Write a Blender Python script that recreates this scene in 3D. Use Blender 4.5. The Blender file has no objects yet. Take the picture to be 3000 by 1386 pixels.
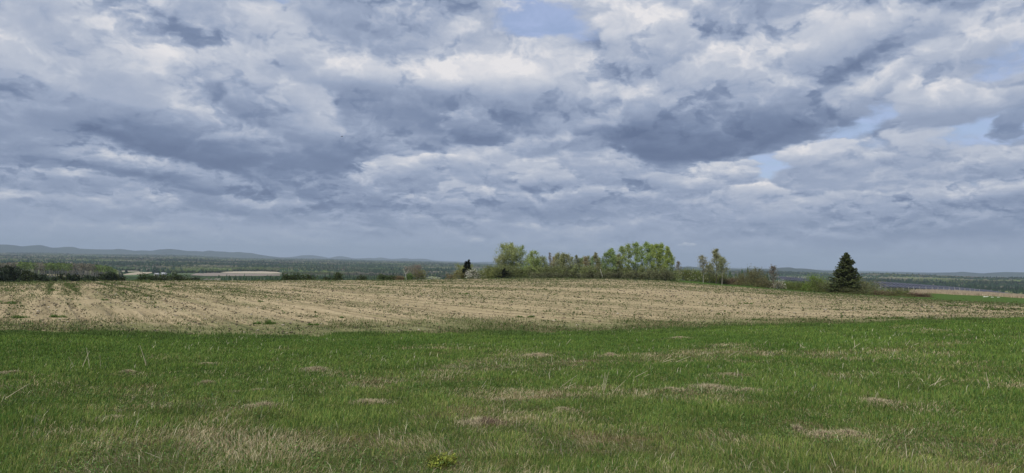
import bpy, math, random
import numpy as np
from mathutils import Vector, Matrix
R = math.radians
scene = bpy.context.scene
rng = np.random.default_rng(7)
random.seed(7)

# ------------------------------------------------------------------ camera
W0, H0, FPX = 3000.0, 1386.0, 2065.0        # the photograph's own pixels
EYE = 1.65
PITCH, ROLL = math.atan(64 / FPX), R(1.2)
_F = Vector((0, math.cos(PITCH), math.sin(PITCH)))
_U0 = Vector((0, -math.sin(PITCH), math.cos(PITCH)))
_X = Vector((1, 0, 0))
CR = (_X * math.cos(ROLL) + _U0 * math.sin(ROLL))
CU = (_U0 * math.cos(ROLL) - _X * math.sin(ROLL))
CF = _F

def ray(px, py):
    """direction seen at a place of the photograph"""
    return (CF + CR * ((px - W0 / 2) / FPX) + CU * ((H0 / 2 - py) / FPX)).normalized()

def azel(px, py):
    d = ray(px, py)
    return math.atan2(d.x, d.y), math.asin(d.z)

def tan_el(px, py):
    d = ray(px, py)
    return d.z / math.hypot(d.x, d.y)

cam_data = bpy.data.cameras.new('camera')
cam = bpy.data.objects.new('camera', cam_data)
scene.collection.objects.link(cam)
cam.location = (0, 0, EYE)
cam.rotation_euler = Matrix((CR, CU, -CF)).transposed().to_euler()
cam_data.sensor_width = 36.0
cam_data.lens = 36.0 * FPX / W0
cam_data.clip_start = 0.1
cam_data.clip_end = 120000
scene.camera = cam
scene.view_settings.view_transform = 'Standard'
scene.view_settings.look = 'None'
scene.view_settings.gamma = 1.0
scene.view_settings.exposure = 0.0
scene.render.engine = 'CYCLES'
scene.cycles.use_denoising = True
scene.cycles.max_bounces = 6
scene.cycles.transparent_max_bounces = 8

def lin(r, g, b):
    f = lambda v: (v / 255 / 12.92) if v / 255 <= .04045 else ((v / 255 + .055) / 1.055) ** 2.4
    return (f(r), f(g), f(b))

class NT:
    """small helper to write node trees as expressions"""
    def __init__(s, tree):
        s.t = tree; tree.nodes.clear()
    def n(s, kind, **kw):
        nd = s.t.nodes.new(kind)
        for k, v in kw.items(): setattr(nd, k, v)
        return nd
    def set(s, sock, v):
        if isinstance(v, bpy.types.NodeSocket): s.t.links.new(v, sock)
        elif v is not None:
            if hasattr(sock.default_value, '__len__') and isinstance(v, (tuple, list)) and len(sock.default_value) == 4 and len(v) == 3:
                v = (*v, 1)
            sock.default_value = v
    def m(s, op, a, b=None, c=None, clamp=False):
        nd = s.n('ShaderNodeMath', operation=op, use_clamp=clamp)
        for i, v in enumerate((a, b, c)):
            if v is not None: s.set(nd.inputs[i], v)
        return nd.outputs[0]
    def v(s, op, a, b=None, c=None):
        nd = s.n('ShaderNodeVectorMath', operation=op)
        s.set(nd.inputs[0], a)
        if b is not None:
            s.set(nd.inputs[3] if op == 'SCALE' else nd.inputs[1], b)
        if c is not None: s.set(nd.inputs[2], c)
        return nd.outputs['Value'] if op in ('DOT_PRODUCT', 'LENGTH') else nd.outputs[0]
    def xyz(s, x=0., y=0., z=0.):
        nd = s.n('ShaderNodeCombineXYZ')
        for i, v in enumerate((x, y, z)): s.set(nd.inputs[i], v)
        return nd.outputs[0]
    def sep(s, v):
        nd = s.n('ShaderNodeSeparateXYZ'); s.set(nd.inputs[0], v)
        return nd.outputs[0], nd.outputs[1], nd.outputs[2]
    def noise(s, vec, scale=1., detail=6., rough=.5, lac=2., dist=0., col=False):
        nd = s.n('ShaderNodeTexNoise')
        if vec is not None: s.set(nd.inputs['Vector'], vec)
        s.set(nd.inputs['Scale'], scale); s.set(nd.inputs['Detail'], detail)
        s.set(nd.inputs['Roughness'], rough); s.set(nd.inputs['Lacunarity'], lac)
        s.set(nd.inputs['Distortion'], dist)
        return nd.outputs['Color'] if col else nd.outputs[0]
    def mapr(s, v, a, b, c=0., d=1., smooth=True):
        nd = s.n('ShaderNodeMapRange', interpolation_type='SMOOTHSTEP' if smooth else 'LINEAR')
        for i, q in enumerate((v, a, b, c, d)): s.set(nd.inputs[i], q)
        return nd.outputs[0]
    def mix(s, f, a, b, blend='MIX'):
        nd = s.n('ShaderNodeMix', data_type='RGBA', blend_type=blend)
        s.set(nd.inputs[0], f); s.set(nd.inputs[6], a); s.set(nd.inputs[7], b)
        return nd.outputs[2]
    def ramp(s, f, stops):
        nd = s.n('ShaderNodeValToRGB')
        e = nd.color_ramp.elements
        while len(e) < len(stops): e.new(.5)
        for q, (p, c) in zip(e, stops):
            q.position = p; q.color = (*c, 1) if len(c) == 3 else c
        s.set(nd.inputs[0], f)
        return nd.outputs[0]

# ------------------------------------------------------------------ light
SUN_EL, SUN_AZ = R(56), R(215)      # azimuth from +Y towards +X: behind the camera, to its left

# ------------------------------------------------------------------ sky
def build_sky():
    w = bpy.data.worlds.new('World'); scene.world = w; w.use_nodes = True
    g = NT(w.node_tree)
    d = g.v('NORMALIZE', g.n('ShaderNodeTexCoord').outputs['Generated'])
    dx, dy, dz = g.sep(d)
    deg = 57.29578
    az = g.m('MULTIPLY', g.m('ARCTAN2', dx, dy), deg)
    zc = g.m('MAXIMUM', dz, 0.0)
    el = g.m('MULTIPLY', g.m('ARCSINE', zc), deg)

    def P(z, kz):
        q = g.m('ADD', z, .10)
        return g.xyz(g.m('DIVIDE', dx, q), g.m('DIVIDE', dy, q), g.m('MULTIPLY', z, kz))

    # where cloud masses stand, in degrees of azimuth and height, edges frayed by noise
    P0 = P(zc, 6.)
    wn = g.noise(P0, 1.1, 5, .55, col=True)
    wv = g.v('MULTIPLY', g.v('SUBTRACT', wn, (.5, .5, .5)), (9., 6., 0.))
    # less fraying near the horizon
    fr = g.mapr(el, 0., 14., .25, 1.)
    chart = g.v('ADD', g.xyz(az, el, 0.), g.v('SCALE', wv, fr))

    def field(blobs):
        acc = None
        for (cx, cy, sx, sy, rot, amp) in blobs:
            a, e = azel(cx, cy)
            mp = g.n('ShaderNodeMapping', vector_type='TEXTURE')
            g.set(mp.inputs[0], chart)
            mp.inputs[1].default_value = (math.degrees(a), math.degrees(e), 0)
            mp.inputs[2].default_value = (0, 0, R(-rot) - ROLL)
            k = math.degrees(1 / FPX)
            mp.inputs[3].default_value = (sx * k, sy * k, 1)
            r2 = g.v('DOT_PRODUCT', mp.outputs[0], mp.outputs[0])
            e_ = g.m('POWER', .6065, r2)
            acc = g.m('MULTIPLY', e_, amp) if acc is None else g.m('MULTIPLY_ADD', e_, amp, acc)
        return acc
    cover = field(GAPS)
    dark = field(TONES)

    AX, EX = g.sep(chart)[:2]
    def n2(vec, scale, det, rough, dist=.0):
        nd = g.n('ShaderNodeTexNoise', noise_dimensions='2D')
        g.set(nd.inputs['Vector'], vec)
        for k, q in (('Scale', scale), ('Detail', det), ('Roughness', rough), ('Distortion', dist)): nd.inputs[k].default_value = q
        return nd.outputs[0]
    def billow(vec, scale, det):
        nd = g.n('ShaderNodeTexVoronoi', voronoi_dimensions='2D', feature='SMOOTH_F1', normalize=True)
        g.set(nd.inputs['Vector'], vec)
        for k, q in (('Scale', scale), ('Detail', det), ('Roughness', .60), ('Smoothness', .25)): nd.inputs[k].default_value = q
        return g.m('SUBTRACT', 1., nd.outputs['Distance'])
    # gentle swirl so that the billows are not round cells
    sw = g.n('ShaderNodeTexNoise', noise_dimensions='2D')
    g.set(sw.inputs['Vector'], g.xyz(az, g.m('MULTIPLY', el, 1.6), 0.))
    sw.inputs['Scale'].default_value = .22; sw.inputs['Detail'].default_value = 5; sw.inputs['Roughness'].default_value = .6
    swv = g.v('MULTIPLY', g.v('SUBTRACT', sw.outputs['Color'], (.5, .5, .5)), (6., 4., 0.))
    def at(up, sx, sy, off, swk):
        e_ = g.m('ADD', el, up) if up else el
        p = g.xyz(g.m('MULTIPLY_ADD', az, sx, off), g.m('MULTIPLY_ADD', e_, sy, off * .7), 0.)
        return g.v('ADD', p, g.v('SCALE', swv, swk))
    band = g.mapr(el, 4.0, 12.5)
    def pair(f, up):
        hi = f(up, 0); lo = f(up * .42, 1)
        return g.m('ADD', g.m('MULTIPLY', hi, band), g.m('MULTIPLY', lo, g.m('SUBTRACT', 1., band)))
    def fa(up, k): return n2(at(up, .075, .13, 3.1, .05), 1., 7, .55)
    def fb(up, k): return n2(at(up, *((.15, .27, 7.7, .10) if k == 0 else (.25, .62, 41.3, .10))), 1., 6, .55)
    def fc(up, k): return billow(at(up, *((.30, .44, 17.7, .18) if k == 0 else (.50, 1.02, 57.1, .22))), 1., 3)
    a0, a1 = fa(0, 0), fa(3.2, 0)
    b0, b1 = pair(fb, 0), pair(fb, 1.5)
    c0, c1 = pair(fc, 0), pair(fc, .95)

    # how much cloud there is
    dens = g.m('ADD', g.m('MULTIPLY', g.m('SUBTRACT', a0, .5), 1.3), g.m('MULTIPLY', g.m('SUBTRACT', b0, .5), .9))
    dens = g.m('ADD', dens, g.m('MULTIPLY', g.m('SUBTRACT', c0, .6), .45))
    dens = g.m('ADD', dens, .40)
    dens = g.m('ADD', dens, cover)
    alpha = g.mapr(dens, -.04, .26)

    # lit from above: bright where the cloud thins upwards, dark where more cloud stands above
    e1 = g.m('MULTIPLY', g.m('SUBTRACT', a0, a1), .62)
    e2 = g.m('MULTIPLY', g.m('SUBTRACT', b0, b1), .52)
    e3 = g.m('MULTIPLY', g.m('SUBTRACT', c0, c1), .34)
    tone = g.m('ADD', g.m('ADD', e1, e2), e3)
    # crisp heads of the heaps, and the flat dark undersides below them
    h0 = g.m('ADD', g.m('MULTIPLY', b0, .62), g.m('MULTIPLY', c0, .68))
    h1 = g.m('ADD', g.m('MULTIPLY', b1, .62), g.m('MULTIPLY', c1, .68))
    edge = g.m('SUBTRACT', g.mapr(h0, .66, .76), g.mapr(h1, .64, .80))
    tone = g.m('ADD', tone, g.m('MULTIPLY', edge, .13))
    lowfade = g.mapr(el, 0., 9., .50, 1.)
    tone = g.m('MULTIPLY', tone, lowfade)
    calm = g.m('MULTIPLY_ADD', g.m('MINIMUM', dark, 0.), 1.5, 1.)
    tone = g.m('MULTIPLY', tone, g.m('MAXIMUM', calm, .35))
    tone = g.m('ADD', tone, .50)
    tone = g.m('ADD', tone, dark)
    # thin rims glow
    tone = g.m('ADD', tone, g.mapr(dens, .40, .05, 0., .06))

    # single clouds, the low and far ones first, each bright on its head and grey below
    relief = g.m('ADD', g.m('ADD', e2, g.m('MULTIPLY', e3, 1.3)), g.m('MULTIPLY', edge, .22))
    ragged = g.m('MULTIPLY', g.m('SUBTRACT', h0, .72), 3.2)
    for (cx, cy, sx, sy, rot, top, bot, soft, body) in CLOUDS:
        a, e = azel(cx, cy)
        mp = g.n('ShaderNodeMapping', vector_type='TEXTURE')
        g.set(mp.inputs[0], g.v('ADD', chart, g.xyz(0., 0., tone)))
        k = math.degrees(1 / FPX)
        mp.inputs[1].default_value = (math.degrees(a), math.degrees(e), 0)
        mp.inputs[2].default_value = (0, 0, R(-rot) - ROLL)
        mp.inputs[3].default_value = (sx * k, sy * k, 10000.)
        r2 = g.v('DOT_PRODUCT', mp.outputs[0], mp.outputs[0])
        vv = g.sep(mp.outputs[0])[1]
        dd = g.m('SUBTRACT', g.m('ADD', ragged, 1.), r2)
        ac = g.m('MULTIPLY', g.mapr(dd, 0., soft), body)
        t = g.mapr(vv, -.75, .80)
        tc = g.m('MULTIPLY_ADD', t, top - bot, bot)
        tc = g.m('MULTIPLY_ADD', relief, g.m('MULTIPLY_ADD', t, .48, .26), tc)
        mx = g.n('ShaderNodeMix', data_type='FLOAT')
        g.set(mx.inputs[0], ac); g.set(mx.inputs[2], tone); g.set(mx.inputs[3], tc)
        tone = mx.outputs[0]
        alpha = g.m('MAXIMUM', alpha, ac)
    S = 10.0
    st = [(0.0, lin(90, 105, 135)), (.22, lin(114, 129, 157)), (.45, lin(149, 161, 184)),
          (.70, lin(184, 190, 203)), (1.0, lin(222, 220, 222))]
    cl = g.ramp(g.m('MULTIPLY_ADD', tone, 1.12, -.085, clamp=True), st)
    cl = g.v('SCALE', cl, S)
    # milky air low down
    hz = g.mapr(el, 0., 4.5, .45, 0.)
    cl = g.mix(hz, cl, tuple(S * c for c in lin(158, 170, 190)))

    sky = g.n('ShaderNodeTexSky', sky_type='NISHITA', sun_disc=False, sun_elevation=SUN_EL, sun_rotation=SUN_AZ,
              altitude=180.0, air_density=1.0, dust_density=1.2, ozone_density=1.5)
    # thin high veil over the blue
    veil = g.noise(P(zc, 3.), 3.2, 6, .62, dist=.6)
    blue = g.mix(g.mapr(veil, .3, .75, .45, .80), sky.outputs[0], tuple(S * c for c in lin(172, 186, 222)))
    col = g.mix(alpha, blue, cl)
    bg = g.n('ShaderNodeBackground')
    g.set(bg.inputs[0], col); bg.inputs[1].default_value = .1
    out = g.n('ShaderNodeOutputWorld')
    g.t.links.new(bg.outputs[0], out.inputs[0])
    try:
        w.cycles.sampling_method = 'MANUAL'; w.cycles.sample_map_resolution = 512
    except Exception: pass

#          x     y    sx   sy  rot  amount        (photograph pixels; + more cloud / brighter)
GAPS = [(1600,  70, 140,  60,   0, -.95), (1290, 410,  90,  40,  -8, -.42), (2620, 320, 260,  32, -20, -.62),
        (2900, 385, 110,  26,  -5, -.55), (2230, 480,  45,  45,   0, -.55), ( 812,   0,  40,  26,   0, -.6),
        (2020, 465, 110,  18,   0, -.35), (1960, 170,  40,  40,   0, -.10), (2980,  60,  80,  60,   0, -.25),
        (2060, 350, 380,  90,  -6,  .50), ( 560, 380, 600, 120,   4,  .45), (1450, 230, 300, 100,   4,  .35),
        (2720, 290,  90,  60,   0,  .35), (1100,  60, 220,  80,   0,  .35), (2300, 140, 300, 110, -20,  .30),
        (1500, 620, 1600, 90,   0,  .30), (2140, 480,  60,  30,   0,  .25)]
TONES = [( 560, 385, 300,  55,   5, -.34), (1000, 430, 170,  55,  15, -.20), ( 330, 480, 230,  35,   3, -.20),
         ( 760, 560, 280,  55,   6, -.14), (1450, 375,  95,  36,   0, -.26), (1200, 325, 170,  36,   3, -.16),
         (2060, 390, 300,  50,  -3, -.40), (1880, 280, 110,  60, -30, -.12), (2300, 290, 130,  60, -25, -.10),
         (1150,  60, 170,  60,   4, -.16), (2480, 110, 150,  90, -20, -.14), (2720, 620, 360,  70,  -6, -.22),
         (1850, 575, 220,  30,  -6, -.16), (1120, 580, 260,  36,   0, -.12), (2950, 350,  90,  60,   0, -.10),
         (  40, 330, 110,  50,   0, -.16), ( 120, 540, 200,  30,   0, -.08),
         (1480, 190, 150,  55,   8,  .24), (1150, 220, 140,  60,  10,  .20), (1700, 230, 150,  60,   8,  .14),
         ( 290, 110, 130,  60,  25,  .18), (  60, 240,  70,  70,   0,  .16), ( 790, 290, 150,  40,  18,  .16),
         ( 460, 250, 140,  36,   0,  .10), (2140, 470,  60,  26,   0,  .26), (2480, 440, 110,  30,   0,  .18),
         (2230, 190, 150,  60, -15,  .14), (2740, 280,  60,  40,   0,  .14), (2700, 180, 160,  40, -15,  .10),
         (1400, 450, 150,  30,  -8,  .14), (1050, 520, 120,  26, -10,  .12), (2150, 580, 140,  30,  -4,  .14),
         ( 900, 120, 130,  60,   0,  .12), (1990, 170,  90,  60,   0,  .10)]
#           x    y   half-w half-h rot  head  foot soft body
CLOUDS = [(1000, 668, 170, 16, 2, .60, .42, .9, .6), (1600, 668, 170, 16, 2, .60, .42, .9, .6), (2350, 690, 260, 18, 0, .50, .36, .9, .6), (350, 665, 200, 14, 0, .58, .46, .9, .6),
          (2018, 718, 24, 8, 0, .85, .60, .6, .8), (1392, 700, 26, 6, 0, .72, .55, .6, .7), (700, 640, 170, 18, 2, .62, .42, .9, .7), (1300, 636, 160, 20, 0, .66, .44, .9, .7),
          (2700, 650, 420, 70, -6, .50, .24, 1.2, .85), (2870, 560, 220, 52, -12, .72, .34, .7, .85), (2420, 610, 210, 42, -3, .66, .38, .8, .8), (2170, 578, 140, 42, -3, .80, .46, .6, .85),
          (1700, 592, 420, 50, -4, .62, .30, 1., .85), (1330, 560, 130, 40, 0, .74, .46, .6, .8), (1110, 588, 180, 42, 0, .60, .30, .8, .85), (400, 600, 120, 36, 0, .68, .38, .6, .85),
          (110, 592, 130, 32, 0, .62, .40, .7, .8), (760, 602, 260, 50, 6, .52, .28, .9, .85),
          (2820, 480, 150, 50, -6, .74, .42, .6, .85), (2650, 445, 130, 56, -4, .76, .46, .5, .85), (2430, 462, 120, 70, 0, .82, .46, .45, .95), (2115, 492, 108, 44, 0, .88, .38, .45, .95),
          (1990, 530, 120, 40, 0, .70, .40, .6, .8), (1760, 470, 140, 56, 0, .72, .42, .6, .85), (1460, 486, 140, 52, -6, .76, .44, .5, .85), (1600, 520, 120, 44, 0, .70, .42, .6, .85),
          (1150, 512, 160, 58, -10, .78, .36, .5, .9), (1290, 470, 60, 34, 0, .84, .5, .45, .85), (830, 500, 260, 56, 12, .62, .24, .9, .9), (150, 520, 210, 42, 2, .64, .36, .7, .9),
          (450, 492, 270, 48, 6, .72, .20, .7, .95),
          (80, 400, 140, 70, 0, .52, .30, .8, .85), (1690, 400, 130, 60, -10, .64, .36, .7, .85), (1560, 420, 120, 60, 0, .62, .34, .7, .85),
          (560, 368, 500, 112, 6, .62, .12, .9, .95), (970, 410, 90, 66, 10, .44, .20, .6, .9),
          (150, 235, 170, 150, 0, .74, .36, .9, .85), (760, 268, 240, 92, 20, .84, .30, .6, .9), (290, 110, 220, 110, 22, .80, .50, .9, .85), (900, 150, 200, 120, 0, .76, .48, .9, .85),
          (1160, 255, 200, 130, 4, .84, .30, .7, .9), (1440, 285, 340, 118, 4, .88, .26, .7, .92), (1700, 262, 150, 110, 0, .78, .40, .8, .85), (1420, 372, 110, 48, 0, .46, .18, .5, .92),
          (1100, 55, 280, 96, 2, .56, .38, .8, .9),
          (1900, 130, 170, 110, -10, .80, .46, .7, .9), (2510, 110, 310, 120, -20, .62, .42, .9, .9), (2250, 205, 340, 120, -18, .82, .46, .8, .9), (2730, 200, 230, 60, -18, .72, .46, .9, .8),
          (2050, 332, 350, 112, -4, .60, .10, .6, .97), (2900, 318, 140, 44, -4, .64, .44, .7, .85), (2745, 300, 92, 74, 0, .76, .42, .6, .95), (2985, 372, 50, 40, 0, .42, .30, .6, .9)]
build_sky()

# ------------------------------------------------------------------ helpers for objects
COL = scene.collection

def tag(o, label=None, cat=None, group=None, kind=None):
    if label: o['label'] = label
    if cat: o['category'] = cat
    if group: o['group'] = group
    if kind: o['kind'] = kind
    return o

def empty(name, loc, label, cat, group=None, rz=0.0):
    o = bpy.data.objects.new(name, None); COL.objects.link(o)
    o.location = loc; o.rotation_euler.z = rz; o.empty_display_size = .3
    return tag(o, label, cat, group)

class MB:
    """collects vertices, faces and vertex colours, then links them as one mesh object"""
    def __init__(s): s.v = []; s.q = []; s.t = []; s.c = []; s.n = 0
    def add(s, v, q=None, t=None, c=(.5, .5, .5)):
        v = np.asarray(v, np.float64).reshape(-1, 3)
        if len(v) == 0: return
        s.v.append(v)
        if q is not None and len(q): s.q.append(np.asarray(q, np.int64).reshape(-1, 4) + s.n)
        if t is not None and len(t): s.t.append(np.asarray(t, np.int64).reshape(-1, 3) + s.n)
        c = np.asarray(c, np.float64)
        if c.ndim == 1: c = np.broadcast_to(c, (len(v), 3))
        s.c.append(c); s.n += len(v)
    def tube(s, pts, rad, sides=5, c=(.5, .5, .5)):
        pts = np.asarray(pts, float); k = len(pts)
        rad = np.broadcast_to(np.asarray(rad, float), (k,))
        d = np.gradient(pts, axis=0); d /= np.linalg.norm(d, axis=1, keepdims=True) + 1e-9
        ref = np.where(np.abs(d[:, 2:3]) > .9, np.array([[1., 0, 0]]), np.array([[0, 0, 1.]]))
        a = np.cross(d, ref); a /= np.linalg.norm(a, axis=1, keepdims=True) + 1e-9
        b = np.cross(d, a)
        th = np.arange(sides) * 2 * math.pi / sides
        ring = (pts[:, None, :] + rad[:, None, None] * (np.cos(th)[None, :, None] * a[:, None, :] + np.sin(th)[None, :, None] * b[:, None, :]))
        i = np.arange(k - 1)[:, None] * sides; j = np.arange(sides)[None, :]; j2 = (j + 1) % sides
        q = np.stack([i + j, i + j2, i + sides + j2, i + sides + j], -1).reshape(-1, 4)
        s.add(ring.reshape(-1, 3), q=q, c=c)
    def box(s, lo, hi, c=(.5, .5, .5), M=None):
        lo, hi = np.asarray(lo, float), np.asarray(hi, float)
        v = np.array([[x, y, z] for z in (lo[2], hi[2]) for y in (lo[1], hi[1]) for x in (lo[0], hi[0])])
        if M is not None: v = v @ M.T
        s.add(v, q=[[0, 2, 3, 1], [4, 5, 7, 6], [0, 1, 5, 4], [2, 6, 7, 3], [0, 4, 6, 2], [1, 3, 7, 5]], c=c)
    def build(s, name, material, parent=None, smooth=False):
        v = np.concatenate(s.v); c = np.concatenate(s.c)
        q = np.concatenate(s.q) if s.q else np.zeros((0, 4), np.int64)
        t = np.concatenate(s.t) if s.t else np.zeros((0, 3), np.int64)
        me = bpy.data.meshes.new(name)
        me.vertices.add(len(v)); me.vertices.foreach_set('co', v.astype(np.float32).ravel())
        nl = len(q) * 4 + len(t) * 3
        me.loops.add(nl); me.polygons.add(len(q) + len(t))
        me.loops.foreach_set('vertex_index', np.concatenate([q.ravel(), t.ravel()]).astype(np.int32))
        ls = np.concatenate([np.arange(len(q)) * 4, len(q) * 4 + np.arange(len(t)) * 3]).astype(np.int32)
        me.polygons.foreach_set('loop_start', ls)
        if smooth: me.polygons.foreach_set('use_smooth', np.ones(len(ls), bool))
        me.update(calc_edges=True)
        at = me.color_attributes.new('tint', 'FLOAT_COLOR', 'POINT')
        at.data.foreach_set('color', np.concatenate([c, np.ones((len(c), 1))], 1).astype(np.float32).ravel())
        o = bpy.data.objects.new(name, me); COL.objects.link(o)
        if material: me.materials.append(material)
        if parent is not None: o.parent = parent
        return o

def vnoise(x, y, seed=0):
    """smooth value noise, 0..1"""
    x = np.asarray(x, float); y = np.asarray(y, float)
    xi = np.floor(x).astype(np.int64); yi = np.floor(y).astype(np.int64)
    fx = x - xi; fy = y - yi
    fx = fx * fx * (3 - 2 * fx); fy = fy * fy * (3 - 2 * fy)
    def h(a, b):
        n = (a * 374761393 + b * 668265263 + seed * 974634777) & 0x7fffffff
        n = ((n ^ (n >> 13)) * 1274126177) & 0x7fffffff
        return ((n ^ (n >> 16)) & 0xffff) / 65535.0
    return ((h(xi, yi) * (1 - fx) + h(xi + 1, yi) * fx) * (1 - fy) + (h(xi, yi + 1) * (1 - fx) + h(xi + 1, yi + 1) * fx) * fy)

def fbm(x, y, seed=0, octs=4, g=.5):
    s = 0; a = 1; t = 0
    for k in range(octs):
        s = s + a * vnoise(x * 2 ** k + 13.7 * k, y * 2 ** k - 7.1 * k, seed + k); t += a; a *= g
    return s / t

# ------------------------------------------------------------------ materials
def mat(name):
    m = bpy.data.materials.new(name); m.use_nodes = True
    return m, NT(m.node_tree)

def surf(g, col, rough=.8, spec=.2, bump=None, strength=.5, dist=.02, transl=0., metal=0.):
    p = g.n('ShaderNodeBsdfPrincipled')
    g.set(p.inputs['Base Color'], col); g.set(p.inputs['Roughness'], rough)
    g.set(p.inputs['Specular IOR Level'], spec); g.set(p.inputs['Metallic'], metal)
    if bump is not None:
        b = g.n('ShaderNodeBump'); g.set(b.inputs['Height'], bump)
        b.inputs['Strength'].default_value = strength; b.inputs['Distance'].default_value = dist
        g.t.links.new(b.outputs[0], p.inputs['Normal'])
    sh = p.outputs[0]
    if transl:
        tr = g.n('ShaderNodeBsdfTranslucent'); g.set(tr.inputs[0], col)
        mx = g.n('ShaderNodeMixShader'); mx.inputs[0].default_value = transl
        g.t.links.new(sh, mx.inputs[1]); g.t.links.new(tr.outputs[0], mx.inputs[2]); sh = mx.outputs[0]
    o = g.n('ShaderNodeOutputMaterial'); g.t.links.new(sh, o.inputs[0])

def tint_mat(name, rough=.8, spec=.2, transl=0., noise=0., metal=0.):
    m, g = mat(name)
    a = g.n('ShaderNodeAttribute', attribute_name='tint').outputs['Color']
    if noise:
        nz = g.noise(g.n('ShaderNodeTexCoord').outputs['Object'], noise, 4, .6)
        a = g.mix(g.mapr(nz, .3, .7, .0, .55), a, g.v('SCALE', a, .55))
    surf(g, a, rough, spec, transl=transl, metal=metal)
    return m

M_LEAF = tint_mat('leaf', .65, .15, transl=.45)
M_BLADE = tint_mat('grass_blade', .55, .18, transl=.28)
M_STRAW = tint_mat('straw', .8, .1, transl=.15)
M_BARK = tint_mat('bark', .9, .1, noise=3.)
M_PAINT = tint_mat('plain', .7, .25, noise=1.2)

# ------------------------------------------------------------------ lie of the land
def hz_y(px): return 757 + (px - 1500) * math.tan(ROLL)
def col_az(px): return azel(px, hz_y(px))[0]
def ip(xs, ys): return lambda x: np.interp(x, xs, ys)

c1y = ip([0, 500, 1000, 1400, 1700, 2000, 2250, 2500, 3000], [982, 990, 989, 984, 977, 968, 957, 950, 938])
c1d = ip([0, 1000, 1500, 2000, 2500, 3000], [22, 22, 23, 25, 27, 29])
c2y = ip([0, 340, 500, 900, 1150, 1300, 1450, 1600, 1800, 1950, 2100, 2300, 2400, 2600, 2750, 3000],
         [828, 823.5, 822.5, 821.5, 821, 819, 816, 815, 817, 823, 836, 851, 859, 870, 880, 891])
c2d = ip([0, 500, 1000, 1500, 1900, 2100, 2300, 2600, 3000], [150, 165, 185, 195, 195, 187, 177, 165, 155])
c3y = ip([0, 1800, 1950, 2100, 2200, 2300, 2400, 2500, 2600, 2680, 2720, 2800, 2900, 3000],
         [0, 817.5, 817, 828.5, 838, 847, 855, 861, 866, 863, 859, 864, 867, 874])
c3d = ip([0, 1800, 1950, 2100, 2300, 2500, 2600, 2680, 2720, 3000], [4, 4, 16, 22, 20, 18, 22, 50, 64, 75])   # beyond c2
c4y = ip([2660, 2680, 2800, 2900, 3000], [856, 854, 855.5, 862, 869])
ridge_y = ip([0, 170, 230, 450, 560, 650, 750, 950, 1100, 1250, 1320, 1450, 1600, 1950, 2250, 2400, 2500, 2600, 2700, 2800, 2900, 3000],
             [740, 741, 744, 746, 748, 754, 757, 759, 763, 766, 769, 774, 777, 793, 794, 800, 801, 802, 806, 810, 814, 815])
ridge_d = ip([0, 1500, 2000, 2400, 2500, 3000], [11500, 11500, 8000, 6000, 4500, 4300])
panel_tan = ip([1900, 2300, 2575, 2800, 3000], [.026, .0238, .0298, .0308, .0330])

def column(px):
    """distance and height of the ground along one line of sight column"""
    T = lambda y: -tan_el(px, y)
    D = [0.0]; Z = [0.0]
    def put(d, t): D.append(float(d)); Z.append(EYE - d * t)
    def putz(d, z): D.append(float(d)); Z.append(float(z))
    d1 = float(c1d(px)); t1 = T(float(c1y(px)))
    putz(5.0, 0.0 if px < 1500 else .0)
    put(d1, t1)
    d2 = float(c2d(px)); t2 = T(float(c2y(px)))
    dm = d1 + (d2 - d1) * .35
    tl = (t1 * d1 + (t2 * d2 - t1 * d1) * .35) / dm       # on the straight slope, then a slight swell
    put(dm, tl - .0015)
    put(d2, t2)
    d3 = d2 + float(c3d(px))
    if px < 1900: putz(d3, Z[-1] - .035 * (d3 - d2) - .05)
    else: put(d3, T(float(c3y(px))))
    right = min(max((px - 1900) / 300.0, 0), 1)
    d4 = d3 + (22 if px > 2660 else .5)
    if px > 2660: put(d4, T(float(c4y(px))))
    else: putz(d4, Z[-1] - .02)
    left = [(300, -12.5), (500, -19), (815, -26.5), (1300, -42), (2000, -61)]
    mid = [(300, -11), (500, -24), (815, -42), (1300, -55), (2000, -62)]
    wl = min(max((600 - px) / 300.0, 0), 1)
    pt = float(panel_tan(px))
    rz = {300: EYE - 300 * pt, 500: EYE - 500 * pt, 815: -30, 1300: -48, 2000: -60}
    for (d, za), (_, zb) in zip(left, mid):
        z = wl * za + (1 - wl) * zb
        putz(d, (1 - right) * z + right * rz[d])
    dr = float(ridge_d(px))
    zr = EYE - dr * T(float(ridge_y(px)))
    putz(2600, -62 + .06 * (zr + 62) if dr > 5000 else -60)
    if dr > 6000: putz(5000, -60 + .22 * (zr + 60))
    putz(dr, zr - 9)
    putz(dr + 2500, zr - 60)
    putz(30000, -190); putz(60000, -400)
    return np.array(D), np.array(Z), d1, d2, d3, d4

NPX = np.linspace(-250, 3250, 281)
AZ = np.array([azel(p, hz_y(p))[0] for p in NPX])
COLS = [column(float(np.clip(p, 0, 3000))) for p in NPX]
_ND = len(COLS[0][0])
# columns may differ in their number of stations: sample them on one list of distances instead
DS = np.unique(np.concatenate([[0, 2, 3, 4, 5], np.geomspace(5, 60000, 700)]))
ZT = np.array([np.interp(DS, c[0], c[1]) for c in COLS])
B1 = np.array([c[2] for c in COLS]); B2 = np.array([c[3] for c in COLS]); B3 = np.array([c[4] for c in COLS]); B4 = np.array([c[5] for c in COLS])

def wrap_az(az):
    """azimuths behind the camera run back from the right end to the left end"""
    az = np.asarray(az, float)
    lo, hi = AZ[0], AZ[-1]
    rest = 2 * math.pi - (hi - lo)
    a = np.where(az < lo, az + 2 * math.pi, az)
    return np.where(a > hi, hi - (a - hi) / rest * (hi - lo), a)

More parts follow.
